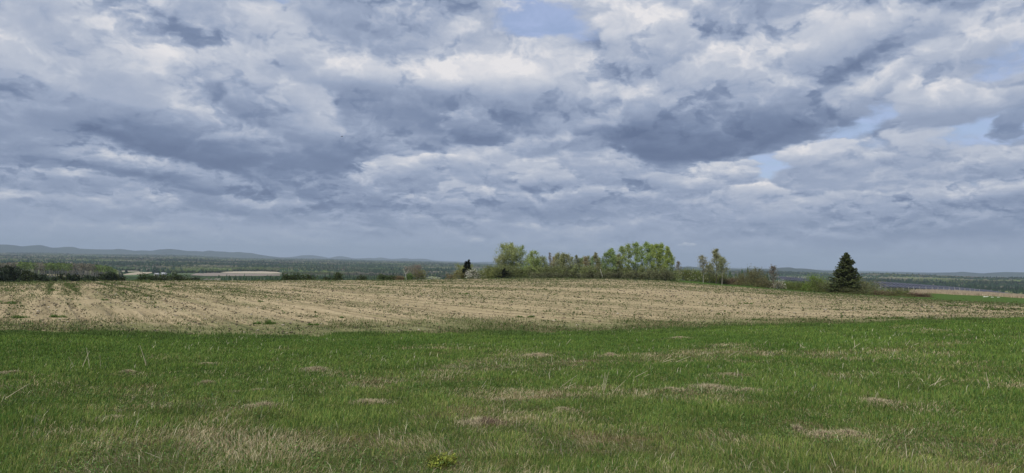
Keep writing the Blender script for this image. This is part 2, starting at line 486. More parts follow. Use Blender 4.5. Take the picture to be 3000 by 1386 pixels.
def zpolar(az, D):
    a = wrap_az(az)
    fa = np.interp(a, AZ, np.arange(len(AZ))); i = np.clip(fa.astype(int), 0, len(AZ) - 2); wa = fa - i
    fd = np.interp(D, DS, np.arange(len(DS))); j = np.clip(fd.astype(int), 0, len(DS) - 2); wd = fd - j
    z = ((ZT[i, j] * (1 - wa) + ZT[i + 1, j] * wa) * (1 - wd) + (ZT[i, j + 1] * (1 - wa) + ZT[i + 1, j + 1] * wa) * wd)
    x, y = D * np.sin(az), D * np.cos(az)
    near = np.clip(1.4 - D / 300, 0, 1)
    z = z + near * (.05 * (fbm(x * .5, y * .5, 5) - .5) + .16 * np.clip(D / 12, 0, 1) * (fbm(x * .11, y * .11, 9, 2) - .5))
    return z

def zxy(x, y):
    return zpolar(np.arctan2(x, y), np.hypot(x, y))

def gz(x, y): return float(zxy(np.array([x]), np.array([y]))[0])

def at_px(px, D):
    """ground point at a distance in the direction of a column"""
    a = col_az(px); x, y = D * math.sin(a), D * math.cos(a)
    return x, y, gz(x, y)

def ground_hit(px, py, dmin=2.0, dmax=30000.):
    a = azel(px, py)[0]; t = tan_el(px, py)
    d = np.geomspace(dmin, dmax, 4000)
    below = (EYE + d * t) <= zpolar(np.full_like(d, a), d)
    k = int(np.argmax(below)) if below.any() else len(d) - 1
    return d[k] * math.sin(a), d[k] * math.cos(a), float(zpolar(np.array([a]), np.array([d[k]]))[0])

# ------------------------------------------------------------------ ground materials
def soil_coords(g):
    p = g.n('ShaderNodeNewGeometry').outputs['Position']
    px, py, pz = g.sep(p)
    c, s = math.cos(R(33)), math.sin(R(33))          # the rows run away to the left
    u = g.m('ADD', g.m('MULTIPLY', px, c), g.m('MULTIPLY', py, s))       # across
    v = g.m('ADD', g.m('MULTIPLY', px, -s), g.m('MULTIPLY', py, c))      # along
    return p, u, v

def make_soil():
    m, g = mat('tilled_soil')
    p, u, v = soil_coords(g)
    edge = g.sep(g.n('ShaderNodeAttribute', attribute_name='tint').outputs['Color'])
    fine = g.noise(p, 9., 5, .7)
    clod = g.noise(g.xyz(g.m('MULTIPLY', u, 1.6), g.m('MULTIPLY', v, .9), 0.), 2.2, 6, .68)
    rows = g.noise(g.xyz(g.m('MULTIPLY', u, 1.25), g.m('MULTIPLY', v, .035), 3.), 1., 4, .6)
    broad = g.noise(p, .045, 4, .55)
    # drill rows: a furrow every metre or so, broken along its length, and wider passes of the harrow
    wob = g.noise(g.xyz(g.m('MULTIPLY', u, .2), g.m('MULTIPLY', v, .03), 5.), 1., 3, .5)
    fur = g.m('SINE', g.m('MULTIPLY_ADD', wob, 5., g.m('MULTIPLY', u, 5.2)))
    brk = g.noise(g.xyz(g.m('MULTIPLY', u, .8), g.m('MULTIPLY', v, .16), 7.), 1., 4, .6)
    fur = g.m('MULTIPLY', g.mapr(fur, .25, .95), g.mapr(brk, .40, .62))
    band = g.noise(g.xyz(g.m('MULTIPLY', u, .33), g.m('MULTIPLY', v, .010), 11.), 1., 3, .6)
    col = g.ramp(g.m('ADD', g.m('MULTIPLY', clod, .6), g.m('MULTIPLY', fine, .4)),
                 [(.26, (.14, .107, .062)), (.40, (.33, .262, .155)), (.56, (.46, .372, .228)), (.75, (.55, .452, .29))])
    col = g.mix(g.mapr(rows, .47, .62, 0., .55), col, (.17, .135, .072))
    col = g.mix(g.m('MULTIPLY', fur, .66), col, (.15, .118, .066))
    col = g.mix(g.mapr(band, .50, .66, 0., .38), col, (.22, .185, .105))
    # weeds coming up, in streaks along the rows and in patches
    wn = g.noise(g.xyz(g.m('MULTIPLY', u, .9), g.m('MULTIPLY', v, .055), 9.), 1., 5, .65)
    wp = g.noise(p, .06, 4, .6)
    wf = g.noise(p, 2.6, 5, .7)
    weed = g.m('ADD', g.m('MULTIPLY', wn, .55), g.m('MULTIPLY', wp, .5))
    weed = g.m('ADD', weed, g.m('MULTIPLY', wf, .32))
    weed = g.m('ADD', weed, g.m('MULTIPLY', edge[0], .40))
    weed = g.m('ADD', weed, g.m('MULTIPLY', edge[1], .075))
    col = g.mix(g.mapr(weed, .67, .90, 0., .72), col, g.mix(fine, (.06, .085, .026), (.15, .175, .06)))
    col = g.mix(g.mapr(broad, .42, .68, 0., .22), col, (.25, .21, .105))
    hgt = g.m('ADD', g.m('MULTIPLY', clod, .9), g.m('ADD', g.m('MULTIPLY', fine, .25), g.m('MULTIPLY_ADD', fur, -.6, g.m('MULTIPLY', rows, .5))))
    surf(g, col, .95, .05, hgt, .9, .16)
    return m

def make_turf(name, dry, bumpy=.05):
    m, g = mat(name)
    p = g.n('ShaderNodeNewGeometry').outputs['Position']
    f = g.noise(p, 14., 4, .7); md = g.noise(p, .8, 5, .6); br = g.noise(p, .12, 3, .5)
    gr = g.ramp(f, [(.25, (.026, .046, .010)), (.5, (.060, .104, .022)), (.75, (.10, .16, .04))])
    gr = g.mix(g.mapr(br, .35, .65, 0., .5), gr, (.06, .105, .02))
    th = g.ramp(f, [(.25, (.09, .062, .032)), (.7, (.24, .185, .105))])
    col = g.mix(g.mapr(md, dry, dry + .16), gr, th)
    surf(g, col, .95, .05, f, .6, bumpy)
    return m

def make_strawy():
    m, g = mat('dead_grass_sheet')
    p = g.n('ShaderNodeNewGeometry').outputs['Position']
    f = g.noise(p, 3., 5, .7)
    surf(g, g.ramp(f, [(.25, (.21, .17, .115)), (.7, (.42, .355, .25))]), .95, .05, f, .6, .2)
    return m

def make_valley():
    m, g = mat('valley_ground')
    p = g.n('ShaderNodeNewGeometry').outputs['Position']
    x, y, z = g.sep(p)
    big = g.noise(p, .0011, 5, .6)
    f = g.noise(p, .02, 5, .75)
    col = g.ramp(g.m('ADD', g.m('MULTIPLY', big, .55), g.m('MULTIPLY', f, .45)),
                 [(.30, (.016, .028, .014)), (.45, (.03, .05, .02)), (.58, (.055, .085, .028)), (.70, (.075, .08, .045))])
    near = g.m('SQRT', g.m('ADD', g.m('MULTIPLY', x, x), g.m('MULTIPLY', y, y)))
    gr = g.ramp(g.noise(p, .35, 5, .7), [(.3, (.03, .06, .014)), (.7, (.075, .12, .03))])
    col = g.mix(g.mapr(near, 500., 900.), gr, col)
    surf(g, col, 1., .0, f, .5, 8.)
    return m

M_SOIL = make_soil(); M_TURF = make_turf('meadow_turf', .50); M_VERGE = make_turf('verge_turf', .74, .1)
M_STRIP = make_strawy(); M_VALLEY = make_valley()

# ------------------------------------------------------------------ ground sheets: rings around the viewpoint that share their borders
def ring(name, azs, lo, hi, rows, material, closed, geo=False, edgefade=None):
    n = len(azs)
    f = np.linspace(0, 1, rows)
    if geo: D = lo[None] * (hi / np.maximum(lo, 1e-6))[None] ** f[:, None]
    else: D = lo[None] + (hi - lo)[None] * f[:, None]
    A = np.broadcast_to(azs, D.shape)
    Z = zpolar(A, D)
    v = np.stack([D * np.sin(A), D * np.cos(A), Z], -1).reshape(-1, 3)
    m = n if closed else n - 1
    i = np.arange(rows - 1)[:, None]; j = np.arange(m)[None]; j2 = (j + 1) % n
    q = np.stack([i * n + j, (i + 1) * n + j, (i + 1) * n + j2, i * n + j2], -1).reshape(-1, 4)[:, ::-1]
    c = np.zeros((len(v), 3))
    if edgefade is not None:
        c[:, 0] = np.clip(1 - (D - lo[None]) / edgefade, 0, 1).ravel()
        c[:, 1] = np.clip((D - 105) / 70, 0, 1).ravel()
    mb = MB(); mb.add(v, q=q, c=c)
    return tag(mb.build(name, material, smooth=True), kind='structure')

_fine = np.linspace(AZ[0], AZ[-1], 421)
_back = np.linspace(AZ[-1], AZ[0] + 2 * math.pi, 62)[1:-1]
RING_AZ = np.concatenate([_fine, _back])
_w = wrap_az(RING_AZ)
def per(b): return np.interp(_w, AZ, b)
_wob = 2.6 * (fbm(RING_AZ * 22, RING_AZ * 0, 3, 5) - .5)
G1 = per(B1) + _wob; G2 = per(B2); G3 = per(B3); G4 = per(B4)
ring('meadow', RING_AZ, np.full_like(G1, .3), G1, 90, M_TURF, True)
ring('tilled_field', RING_AZ, G1, G2, 150, M_SOIL, True, geo=True, edgefade=9.0)
ring('grass_verge', RING_AZ, G2, G3, 14, M_VERGE, True)
ring('dead_grass_strip', RING_AZ, G3, G4, 8, M_STRIP, True)
ring('valley', RING_AZ, G4, np.full_like(G4, 45000.), 240, M_VALLEY, True, geo=True)

# ------------------------------------------------------------------ far hills
def hills(name, pts, dist, depth, col):
    xs = np.array([p[0] for p in pts], float); ys = np.array([p[1] for p in pts], float)
    X = np.arange(xs[0], xs[-1] + 1, 5.0)
    az = np.array([col_az(x) for x in X])
    top = np.array([EYE + dist * tan_el(x, y) for x, y in zip(X, np.interp(X, xs, ys))])
    k = np.ones(3) / 3
    top[1:-1] = np.convolve(top, k, 'valid')
    rows = 26
    f = np.linspace(-1, 1, rows)
    D = dist + f[:, None] * depth
    base = -260.
    prof = np.cos(f * math.pi / 2) ** 1.15
    A = np.broadcast_to(az, (rows, len(az)))
    DD = np.broadcast_to(D, A.shape)
    xx, yy = DD * np.sin(A), DD * np.cos(A)
    relief = fbm(xx / 1500., yy / 1500., 21, 5) - .5
    hgt = (top - base)[None] * prof[:, None]
    hgt = hgt * (1 + relief * .75 * (1 - prof[:, None]) * prof[:, None] * 2)
    v = np.stack([xx, yy, base + hgt], -1).reshape(-1, 3)
    n = len(az)
    i = np.arange(rows - 1)[:, None]; j = np.arange(n - 1)[None]
    q = np.stack([i * n + j, i * n + j + 1, (i + 1) * n + j + 1, (i + 1) * n + j], -1).reshape(-1, 4)
    mb = MB(); mb.add(v, q=q, c=col)
    return tag(mb.build(name, M_HILL, smooth=True), kind='structure')

def make_hill():
    m, g = mat('wooded_hill')
    p = g.n('ShaderNodeNewGeometry').outputs['Position']
    big = g.noise(p, .0009, 6, .65)
    f = g.noise(p, .012, 4, .7)
    col = g.ramp(g.m('ADD', g.m('MULTIPLY', big, .7), g.m('MULTIPLY', f, .3)),
                 [(.34, (.012, .021, .014)), (.5, (.026, .040, .020)), (.64, (.048, .058, .032))])
    surf(g, col, 1., 0., f, .6, 30.)
    return m
M_HILL = make_hill()
HILLS_L = [(-200, 722), (-80, 719), (0, 716.5), (20, 716.5), (45, 719), (65, 722), (90, 719.5), (112, 717.7), (122, 718), (140, 723), (152, 726), (175, 725),
           (192, 723), (217, 723.5), (232, 728.5), (280, 730.5), (330, 731), (345, 729), (368, 731), (395, 735), (415, 733.5), (445, 735),
           (465, 731), (490, 729.5), (503, 729.5), (525, 732), (545, 735), (575, 735.5), (597, 737.5), (605, 735), (615, 733.5), (625, 736),
           (660, 737.5), (680, 739.5), (700, 738), (720, 740.5), (735, 741), (760, 746), (790, 750.5), (820, 754), (850, 756), (880, 762), (960, 775)]
HILLS_M = [(760, 760), (820, 754), (840, 753.5), (863, 752), (880, 748.5), (900, 747.5), (920, 748), (945, 752), (965, 756), (980, 752.5), (992, 750), (1005, 751),
           (1035, 757), (1050, 757.5), (1085, 755.5), (1095, 757), (1110, 754.5), (1120, 754.5), (1145, 759), (1165, 758), (1188, 756.5),
           (1205, 759), (1225, 758), (1245, 758), (1270, 763), (1300, 765), (1330, 765.5), (1360, 767.5), (1390, 768), (1420, 767), (1440, 767),
           (1500, 770), (1600, 772), (1700, 775), (1800, 780), (1900, 785), (2000, 790)]
HILLS_R = [(1850, 792), (1960, 787), (2000, 783), (2010, 780.5), (2025, 781), (2060, 785), (2120, 785), (2145, 787), (2170, 789), (2200, 786), (2240, 788), (2270, 786.5),
           (2290, 784), (2310, 783), (2320, 784), (2330, 787), (2350, 786.5), (2380, 789), (2410, 793), (2450, 795), (2540, 800), (2620, 806)]
HILLS_F = [(2450, 806), (2560, 801), (2640, 797.5), (2660, 798), (2690, 800), (2730, 799.5), (2760, 798.5), (2800, 798), (2820, 796), (2850, 799), (2880, 801),
           (2920, 798), (2945, 797), (3000, 798), (3100, 800), (3250, 803)]
for pts, dist, dep in ((HILLS_L, 17000, 2600), (HILLS_M, 22000, 3000), (HILLS_R, 11000, 1500), (HILLS_F, 14000, 2000)):
    hills('hills', pts, dist, dep, (.04, .06, .03))

# ------------------------------------------------------------------ trees and shrubs
def jit(c, k=.25):
    return np.clip(np.asarray(c) * (1 + rng.uniform(-k, k, 3) * .35 + rng.uniform(-k, k)), 0, 1)

def leaf_quads(mb, cen, size, col, var=.35, flat=0., up=0.):
    """small leaf-spray faces scattered round given centres"""
    n = len(cen)
    if n == 0: return
    nrm = rng.normal(size=(n, 3)); nrm[:, 2] += up; nrm /= np.linalg.norm(nrm, axis=1, keepdims=True)
    ref = rng.normal(size=(n, 3)); a = np.cross(nrm, ref); a /= np.linalg.norm(a, axis=1, keepdims=True)
    b = np.cross(nrm, a)
    s = size * rng.uniform(.55, 1.35, (n, 1)); asp = rng.uniform(.45, .9, (n, 1))
    k = rng.uniform(.2, .8, (n, 1))
    v = np.stack([cen - a * s * .5, cen + b * s * asp * .5 - a * s * (k - .5) * .4, cen + a * s * .5, cen - b * s * asp * .5 + a * s * (k - .5) * .4], 1).reshape(-1, 3)
    q = np.arange(n * 4).reshape(-1, 4)
    c = np.asarray(col) * (1 + rng.uniform(-var, var, (n, 1))) * (1 + rng.uniform(-.10, .10, (n, 3)))
    mb.add(v, q=q, c=np.repeat(np.clip(c, 0, 1), 4, 0))

def limb(p0, d, length, segs=4, bend=.25, lift=0.):
    pts = [np.array(p0, float)]; d = np.array(d, float); d /= np.linalg.norm(d)
    for k in range(segs):
        d = d + rng.normal(size=3) * bend * .5 + np.array([0, 0, lift]); d /= np.linalg.norm(d)
        pts.append(pts[-1] + d * length / segs)
    return np.array(pts)

def deciduous(name, loc, h, w, leaf, bark, label, cat='tree', group=None, leaves=900, leaf_size=.30, first=.25, shape='oval',
              lean=(0, 0), thick=1.0, limbs=26, rise=.75, parts=('trunk', 'crown'), accent=None, stems=1, wood=1., fill=0.):
    root = empty(name, loc, label, cat, group)
    tb, cb = MB(), MB()
    tips = []
    for st in range(stems):
        off = np.array([rng.uniform(-.12, .12) * w * (stems > 1), rng.uniform(-.12, .12) * w * (stems > 1), 0])
        spread = np.array([lean[0] + (rng.uniform(-.22, .22) if stems > 1 else 0), lean[1] + (rng.uniform(-.22, .22) if stems > 1 else 0), 0]) * h
        hh = h * (1 if st == 0 else rng.uniform(.65, 1.))
        z = np.linspace(-.35, hh * .97, 9)
        f = np.clip(z / hh, 0, 1)
        tr = off + np.stack([spread[0] * f + .03 * h * np.sin(f * 5 + st) * f, spread[1] * f + .03 * h * np.cos(f * 4 + st * 2) * f, z], 1)
        r = (.011 * h * thick / stems ** .5) * (1 - f * .88) + .008
        tb.tube(tr, r, 6, jit(bark, .15))
        nl = max(3, int(limbs / stems))
        for k in range(nl):
            q = first + (1 - first) * ((k + rng.uniform(0, 1)) / nl) ** .9
            q = min(q, .97)
            base = np.array([np.interp(q, f, tr[:, i]) for i in range(3)])
            th = rng.uniform(0, 2 * math.pi)
            t = (q - first) / (1 - first + 1e-6)
            if shape == 'oval': env = math.sin(math.pi * min(max(.14 + t * .80, 0), 1)) ** .75
            elif shape == 'cone': env = (1 - t) ** .75 * .95 + .08
            elif shape == 'dome': env = math.sqrt(max(1 - (t * .96) ** 2, 0.02))
            else: env = .6 + .4 * math.sin(math.pi * t)
            L = w * .5 * env * rng.uniform(.75, 1.15) * math.hypot(1, rise * .55)
            d = (math.cos(th), math.sin(th), rise * rng.uniform(.6, 1.3))
            pts = limb(base, d, L, 4, .28, .06)
            tb.tube(pts, np.linspace(r[np.searchsorted(f, q) - 1] * .45, .009, len(pts)) * wood, 4, jit(bark, .2))
            for s_ in range(5):
                a = rng.uniform(.25, 1.)
                b0 = pts[0] + (pts[-1] - pts[0]) * a
                tw = limb(b0, pts[-1] - pts[0] + rng.normal(size=3) * L * .45, L * rng.uniform(.25, .5), 2, .3, .1)
                tb.tube(tw, np.linspace(.016, .006, 3) * wood, 3, jit(bark, .2))
                tips.append((tw[-1], L)); tips.append((tw[1], L))
            tips.append((pts[-1], L))
    tips_p = np.array([t[0] for t in tips]); tl = np.array([t[1] for t in tips])
    if leaves:
        idx = rng.integers(0, len(tips_p), leaves)
        clump = rng.uniform(.6, 1.4, len(tips_p))
        cen = tips_p[idx] + rng.normal(size=(leaves, 3)) * (.12 + .15 * tl[idx, None]) * clump[idx, None]
        if fill:        # twiggy outer growth between the limbs
            m_ = rng.uniform(size=leaves) < fill
            rr_ = np.sqrt(rng.uniform(0, 1, leaves)); ta = rng.uniform(0, 6.283, leaves)
            bump = 1 + .22 * np.sin(ta * 3 + rng.uniform(0, 6)) + .12 * np.sin(ta * 7 + rng.uniform(0, 6))
            dome = np.stack([np.cos(ta) * rr_ * w * .5 * bump, np.sin(ta) * rr_ * w * .5 * bump, h * np.sqrt(1 - .92 * rr_ ** 2) * rng.uniform(0, 1, leaves) ** .55 * rng.uniform(.8, 1.06, leaves)], 1)
            cen = np.where(m_[:, None], dome, cen)
        cen[:, 2] = np.maximum(cen[:, 2], .1)
        tone = rng.uniform(.75, 1.25, len(tips_p))
        cc = np.asarray(leaf)[None] * tone[idx][:, None]
        if accent is not None:
            pick = rng.uniform(size=len(tips_p)) < accent[1]
            cc = np.where(pick[idx][:, None], np.asarray(accent[0])[None], cc)
        for part in range(1):
            n = leaves
            leaf_quads(cb, cen, leaf_size, (1, 1, 1), 0.)
        col = np.repeat(cc * (1 + rng.uniform(-.3, .3, (leaves, 1))), 4, 0)
        cb.c = [np.clip(col, 0, 1)]
    zz = np.concatenate([v[:, 2] for v in cb.v]) if leaves else np.concatenate([v[:, 2] for v in tb.v])
    k = h / np.percentile(zz, 99.3)
    for m_ in (tb, cb):
        for v in m_.v: v[:, 2] = np.where(v[:, 2] > 0, v[:, 2] * k, v[:, 2])
    tb.build(parts[0], M_BARK, root)
    if leaves: cb.build(parts[1], M_LEAF, root)
    return root

def conifer(name, loc, h, w, col, label, group=None, tiers=26, per=13, shape=.8, skirt=.02, lean=0., irregular=.2, density=1.0, cat='tree'):
    root = empty(name, loc, label, cat, group)
    tb, cb = MB(), MB()
    z = np.linspace(-.3, h * .98, 8)
    tb.tube(np.stack([lean * z, 0 * z, z], 1), np.linspace(.016 * h, .012, 8), 7, (.06, .045, .035))
    for k in range(tiers):
        q = (k + .3) / tiers
        zz = h * (skirt + (1 - skirt) * q)
        Lk = w * .5 * ((1 - q) ** shape * 1.0 + .03)
        for j in range(max(5, int(per * (1 - q * .5)))):
            th = rng.uniform(0, 2 * math.pi)
            L = Lk * rng.uniform(1 - irregular * 1.6, 1 + irregular)
            droop = -.22 * (1 - q) + .25 * q
            n = 5
            s = np.linspace(0, 1, n)
            px = np.cos(th) * L * s + lean * zz; py = np.sin(th) * L * s
            pz = zz + droop * L * s + .16 * L * s ** 2 + rng.uniform(-.01, .01) * h
            pts = np.stack([px, py, pz], 1)
            tb.tube(pts, np.linspace(.02, .006, n), 3, (.05, .038, .03))
            nb = max(6, int((10 + 22 * L) * density))
            a = rng.uniform(.08, 1.05, nb)
            cen = pts[0] + (pts[-1] - pts[0]) * a[:, None]
            cen[:, 2] = zz + droop * L * a + .16 * L * a ** 2
            sx = .10 + .22 * L * (1 - a * .7)
            side = rng.normal(size=nb) * sx * .55
            cen[:, 0] += -np.sin(th) * side; cen[:, 1] += np.cos(th) * side
            cen[:, 2] += rng.normal(size=nb) * .05 - np.abs(side) * .18
            base = np.asarray(col) * rng.uniform(.75, 1.3)
            leaf_quads(cb, cen, .15 + .025 * h * .9, base, .3, up=.8)
    tb.build('trunk', M_BARK, root); cb.build('foliage', M_LEAF, root)
    return root

G_NEW = (.125, .185, .028); G_YEL = (.185, .190, .038); G_OLV = (.098, .110, .026); G_DARK = (.040, .066, .020)
G_BRT = (.112, .160, .042); B_TAN = (.105, .098, .060); B_BRN = (.095, .068, .045)
BK_GREY = (.20, .185, .155); BK_DARK = (.085, .074, .060); BK_PALE = (.42, .40, .36)

def spot(px, back, top):
    D = float(c2d(px)) + back
    a = col_az(px)
    x, y = D * math.sin(a), D * math.cos(a)
    z = gz(x, y)
    h = EYE + D * tan_el(px, top) - z
    return (x, y, z - .05), h, D

def wid(px_w, D): return px_w * D / FPX

# the big willow-like tree and its neighbours at the left end of the row
GR_ROW = 'trees of the row on the crest of the field'
def tree(px, top, pw, leaf, label, back=8, group=GR_ROW, name='deciduous_tree', bark=BK_GREY, n=None, **kw):
    loc, h, D = spot(px, back, top)
    w = wid(pw, D)
    n = int(4.9 * (n if n is not None else 260 + 26 * h * w))
    kw.setdefault('leaf_size', .24)
    leaf = np.asarray(leaf) * 2.6 * np.array((1.04, .97, 1.2)); bark = np.asarray(bark) * 1.6
    return deciduous(name, loc, h, w, leaf, bark, label, 'tree', group, leaves=n, **kw)

BIG = 'multi-stemmed yellow-green tree'
for px, top, pw, leaf, label, kw in (
    (1492, 716, 62, (.132, .158, .058), 'tall spreading yellow-green tree, tallest at the left end of the row on the crest', dict(n=1500, stems=3, thick=1.5, first=.32)),
    (1518, 712, 50, (.140, .165, .058), 'tall yellow-green tree just right of the spreading one at the left end of the row', dict(n=1250, stems=2, thick=1.4, first=.34)),
    (1470, 744, 44, (.130, .146, .060), 'lower yellowish tree on the outer left edge of the tall spreading tree', dict(n=700, stems=2, first=.2)),
    (1543, 720, 46, (.122, .158, .056), 'bright green round-topped tree on the right side of the yellow-green pair', dict(n=1100, stems=2, first=.3)),
    (1560, 735, 40, (.120, .158, .046), 'bright green tree sloping down to the low part of the row', dict(n=900, stems=2, first=.15)),
    (1553, 762, 50, G_BRT, 'fresh green small tree at the foot of the bright green ones', dict(n=900, stems=3, first=.08)),
    (1612, 740, 18, B_TAN, 'bare pointed tree with a dark trunk in the low part of the row', dict(n=110, bark=BK_DARK, shape='cone', limbs=34)),
    (1640, 741, 34, (.122, .138, .060), 'feathery yellowish tree, taller pair member left of the leaning white trunk', dict(n=620, first=.3)),
    (1657, 741, 32, (.120, .136, .060), 'feathery yellowish tree, right member of the tall thin pair', dict(n=600, first=.3)),
    (1690, 747, 20, (.104, .118, .055), 'thin grey-green tree standing alone above the low middle of the row', dict(n=260, shape='cone', limbs=30)),
    (1747, 740, 24, (.115, .122, .05), 'thin pointed tree behind the leaning white trunk', dict(n=420, shape='cone', limbs=34)),
    (1776, 741, 22, (.095, .135, .05), 'slender green aspen on the left edge of the single green aspen', dict(n=330, first=.35)),
    (1789, 728, 32, (.105, .150, .042), 'single green aspen standing clear between the low trees and the tall aspens', dict(n=620, first=0.25)),
    (1798, 737, 22, (.10, .14, .045), 'slim aspen on the right edge of the single green aspen', dict(n=330, first=0.27)),
    (1824, 722, 28, (.122, .160, .046), 'green aspen at the left end of the tall aspen stand', dict(n=620, first=0.23)),
    (1840, 715, 26, (.120, .156, .046), 'tall aspen second from the left in the tall aspen stand', dict(n=620, first=0.27)),
    (1862, 710, 30, (.116, .160, .046), 'tall aspen with a round green top in the left half of the stand', dict(n=760, first=0.29)),
    (1880, 722, 24, (.115, .160, .040), 'aspen in the dip between the two tallest tops of the stand', dict(n=520, first=0.27)),
    (1896, 709, 26, (.118, .165, .042), 'tallest aspen with two thin tops in the middle of the stand', dict(n=600, first=0.32)),
    (1908, 716, 24, (.124, .158, .046), 'aspen just right of the tallest thin-topped aspen', dict(n=560, first=0.27)),
    (1922, 715, 32, (.132, .172, .040), 'broad fresh-green aspen in the right half of the stand', dict(n=900, first=0.25)),
    (1936, 714, 30, (.128, .168, .040), 'dense fresh-green aspen with a rounded top right of the broad one', dict(n=900, first=0.25)),
    (1957, 722, 30, (.128, .166, .040), 'fresh-green pointed aspen at the right end of the stand', dict(n=820, first=.3, shape='cone', limbs=34)),
    (1968, 745, 20, (.128, .166, .042), 'small fresh-green aspen on the outer right edge of the stand', dict(n=330, first=.25)),
    (1988, 765, 24, B_TAN, 'small bare reddish tree right of the aspen stand', dict(n=120, shape='cone')),
    (2061, 747, 30, (.125, .130, .070), 'thin pale tree with bare upright branches right of the aspen stand', dict(n=330, first=.35, bark=(.20, .19, .16))),
    (2099, 729, 46, (.118, .128, .058), 'tall pointed pale-leaved tree standing above the hedge, its branches rising to the right', dict(n=760, first=.22, shape='cone', limbs=44, bark=BK_DARK, lean=(.0, 0))),
    (2116, 752, 34, (.112, .128, .052), 'lower leafy shoulder tree right of the tall pointed tree', dict(n=420, first=.25)),
    (2080, 772, 26, (.100, .115, .045), 'small olive tree between the thin pale and the tall pointed tree', dict(n=300)),
    (2266, 777, 24, (.084, .078, .050), 'thin brown tree standing alone left of the spruce hedge', dict(n=190, first=.3, bark=(.12, .095, .075))),
    (1197, 775, 40, B_TAN, 'bare grey tree with a thin crown at the left end of the crest', dict(n=60, first=.35, bark=(.19, .16, .135), limbs=30)),
    (1222, 771, 44, (.098, .085, .060), 'bare brownish tree right of the white forked trunk', dict(n=120, first=.3, bark=(.17, .135, .11), limbs=34)),
    (1365, 773, 42, (.122, .138, .042), 'olive-yellow tree wrapped round the two dark cedars', dict(n=760, stems=3, first=.12)),
):
    tree(px, top, pw, leaf, label, back=rng.uniform(5, 14), **kw)

# the low thin trees that fill the middle of the row
for px, top, pw in ((1580, 753, 18), (1588, 749, 20), (1597, 752, 18), (1622, 752, 18), (1630, 747, 20), (1648, 748, 18), (1667, 746, 22), (1676, 752, 16),
                    (1699, 756, 18), (1707, 754, 18), (1716, 751, 20), (1725, 749, 18), (1733, 755, 16), (1740, 750, 18), (1758, 754, 18), (1766, 759, 16), (1808, 750, 18), (1815, 744, 18)):
    tree(px, top, pw, (.122 + rng.uniform(-.02, .02), .142 + rng.uniform(-.02, .02), .056), 'thin twiggy yellow-green tree filling the low middle of the row on the crest',
         back=rng.uniform(5, 16), n=int(rng.uniform(200, 380)), first=.2, limbs=24, rise=1.3, name='thin_tree', group='thin trees in the middle of the row')

# white forked trunk left, leaning white trunk in the row, pale trunks below the aspens
def snag(px, back, pts_px, r, label, col=(.55, .53, .47)):
    D = float(c2d(px)) + back; a = col_az(px)
    x0, y0 = D * math.sin(a), D * math.cos(a); z0 = gz(x0, y0)
    root = empty('birch_trunk', (x0, y0, z0), label, 'dead tree')
    mb = MB()
    for path in pts_px:
        p = []
        for k, (qx, qy) in enumerate(path):
            aa = azel(qx, qy)[0]
            p.append((D * math.sin(aa) - x0, D * math.cos(aa) - y0 + .12 * k, EYE + D * tan_el(qx, qy) - z0))
        p[0] = (p[0][0], p[0][1], min(p[0][2], -.2)) if path is pts_px[0] else p[0]
        mb.tube(p, np.linspace(r, r * .35, len(p)), 6, col)
    mb.build('trunk', M_BARK, root)
snag(1191, 3, [[(1191, 822), (1189, 812), (1188, 802), (1184, 795), (1181, 786)], [(1188, 803), (1193, 798), (1199, 788)]], .10, 'forked white birch trunk standing bare at the left end of the crest', (.40, .38, .34))
snag(1766, 2, [[(1767, 819), (1764, 808), (1761, 797), (1759, 788)]], .13, 'leaning bare white birch trunk in front of the tree row')
snag(1700, 3, [[(1700, 818), (1700, 810), (1699.5, 802)]], .10, 'short upright pale trunk left of the leaning white one')
snag(1647, 3, [[(1647, 818), (1647, 810), (1647, 803)]], .10, 'short pale trunk at the foot of the tall thin pair', (.5, .48, .42))
snag(1950, 3, [[(1950, 819), (1950.5, 806), (1950, 796)]], .15, 'pale aspen trunk at the right end of the tall aspen stand', (.45, .43, .37))
snag(1890, 4, [[(1890, 819), (1890, 806), (1889, 795)]], .13, 'pale aspen trunk below the tallest aspens', (.36, .34, .30))

# shrubs
def shrub(px, top, pw, leaf, label, back=5, group=None, name='shrub', n=None, leaf_size=.23, bark=BK_DARK, limbs=26, first=.06, shape='dome', stems=5, accent=None, rise=.9, cat='shrub'):
    loc, h, D = spot(px, back, top)
    w = wid(pw, D)
    n = int((3.3 if px < 1990 else 5.6) * (n if n is not None else 300 + 50 * h * w)); w = w * (1. if px < 1990 else 1.32)
    leaf = np.asarray(leaf) * (1.0 if max(leaf) > .5 else 2.1); bark = np.asarray(bark) * 1.7
    if accent is not None and max(accent[0]) < .5: accent = (np.asarray(accent[0]) * 1.7, accent[1])
    return deciduous(name, loc, h, w, leaf, bark, label, cat, group, leaves=n, leaf_size=leaf_size, first=first, shape=shape, stems=stems, limbs=limbs,
                     rise=rise, parts=('stems', 'foliage'), accent=accent, thick=.7, fill=.55)
U = 'dull olive shrub in the dense undergrowth along the foot of the tree row'
for k, px in enumerate(np.arange(1432, 1985, 15.0)):
    p = px + rng.uniform(-4, 4)
    shrub(p, rng.uniform(772, 787) + (4 if px > 1900 else 0), rng.uniform(26, 36), np.array((.112, .128, .052)) * rng.uniform(.75, 1.25), U, back=rng.uniform(3, 9),
          group='undergrowth shrubs of the row', n=int(rng.uniform(420, 620)))
for k, px in enumerate(np.arange(1560, 1985, 17.0)):
    p = px + rng.uniform(-4, 4)
    shrub(p, rng.uniform(790, 800), rng.uniform(22, 30), np.array((.082, .088, .046)) * rng.uniform(.7, 1.25), 'low dark brushwood bush at the edge of the field under the tree row', back=rng.uniform(1.5, 3.5),
          group='low bushes under the row', n=int(rng.uniform(260, 380)), name='low_bush')
WHITE = (.66, .64, .57)
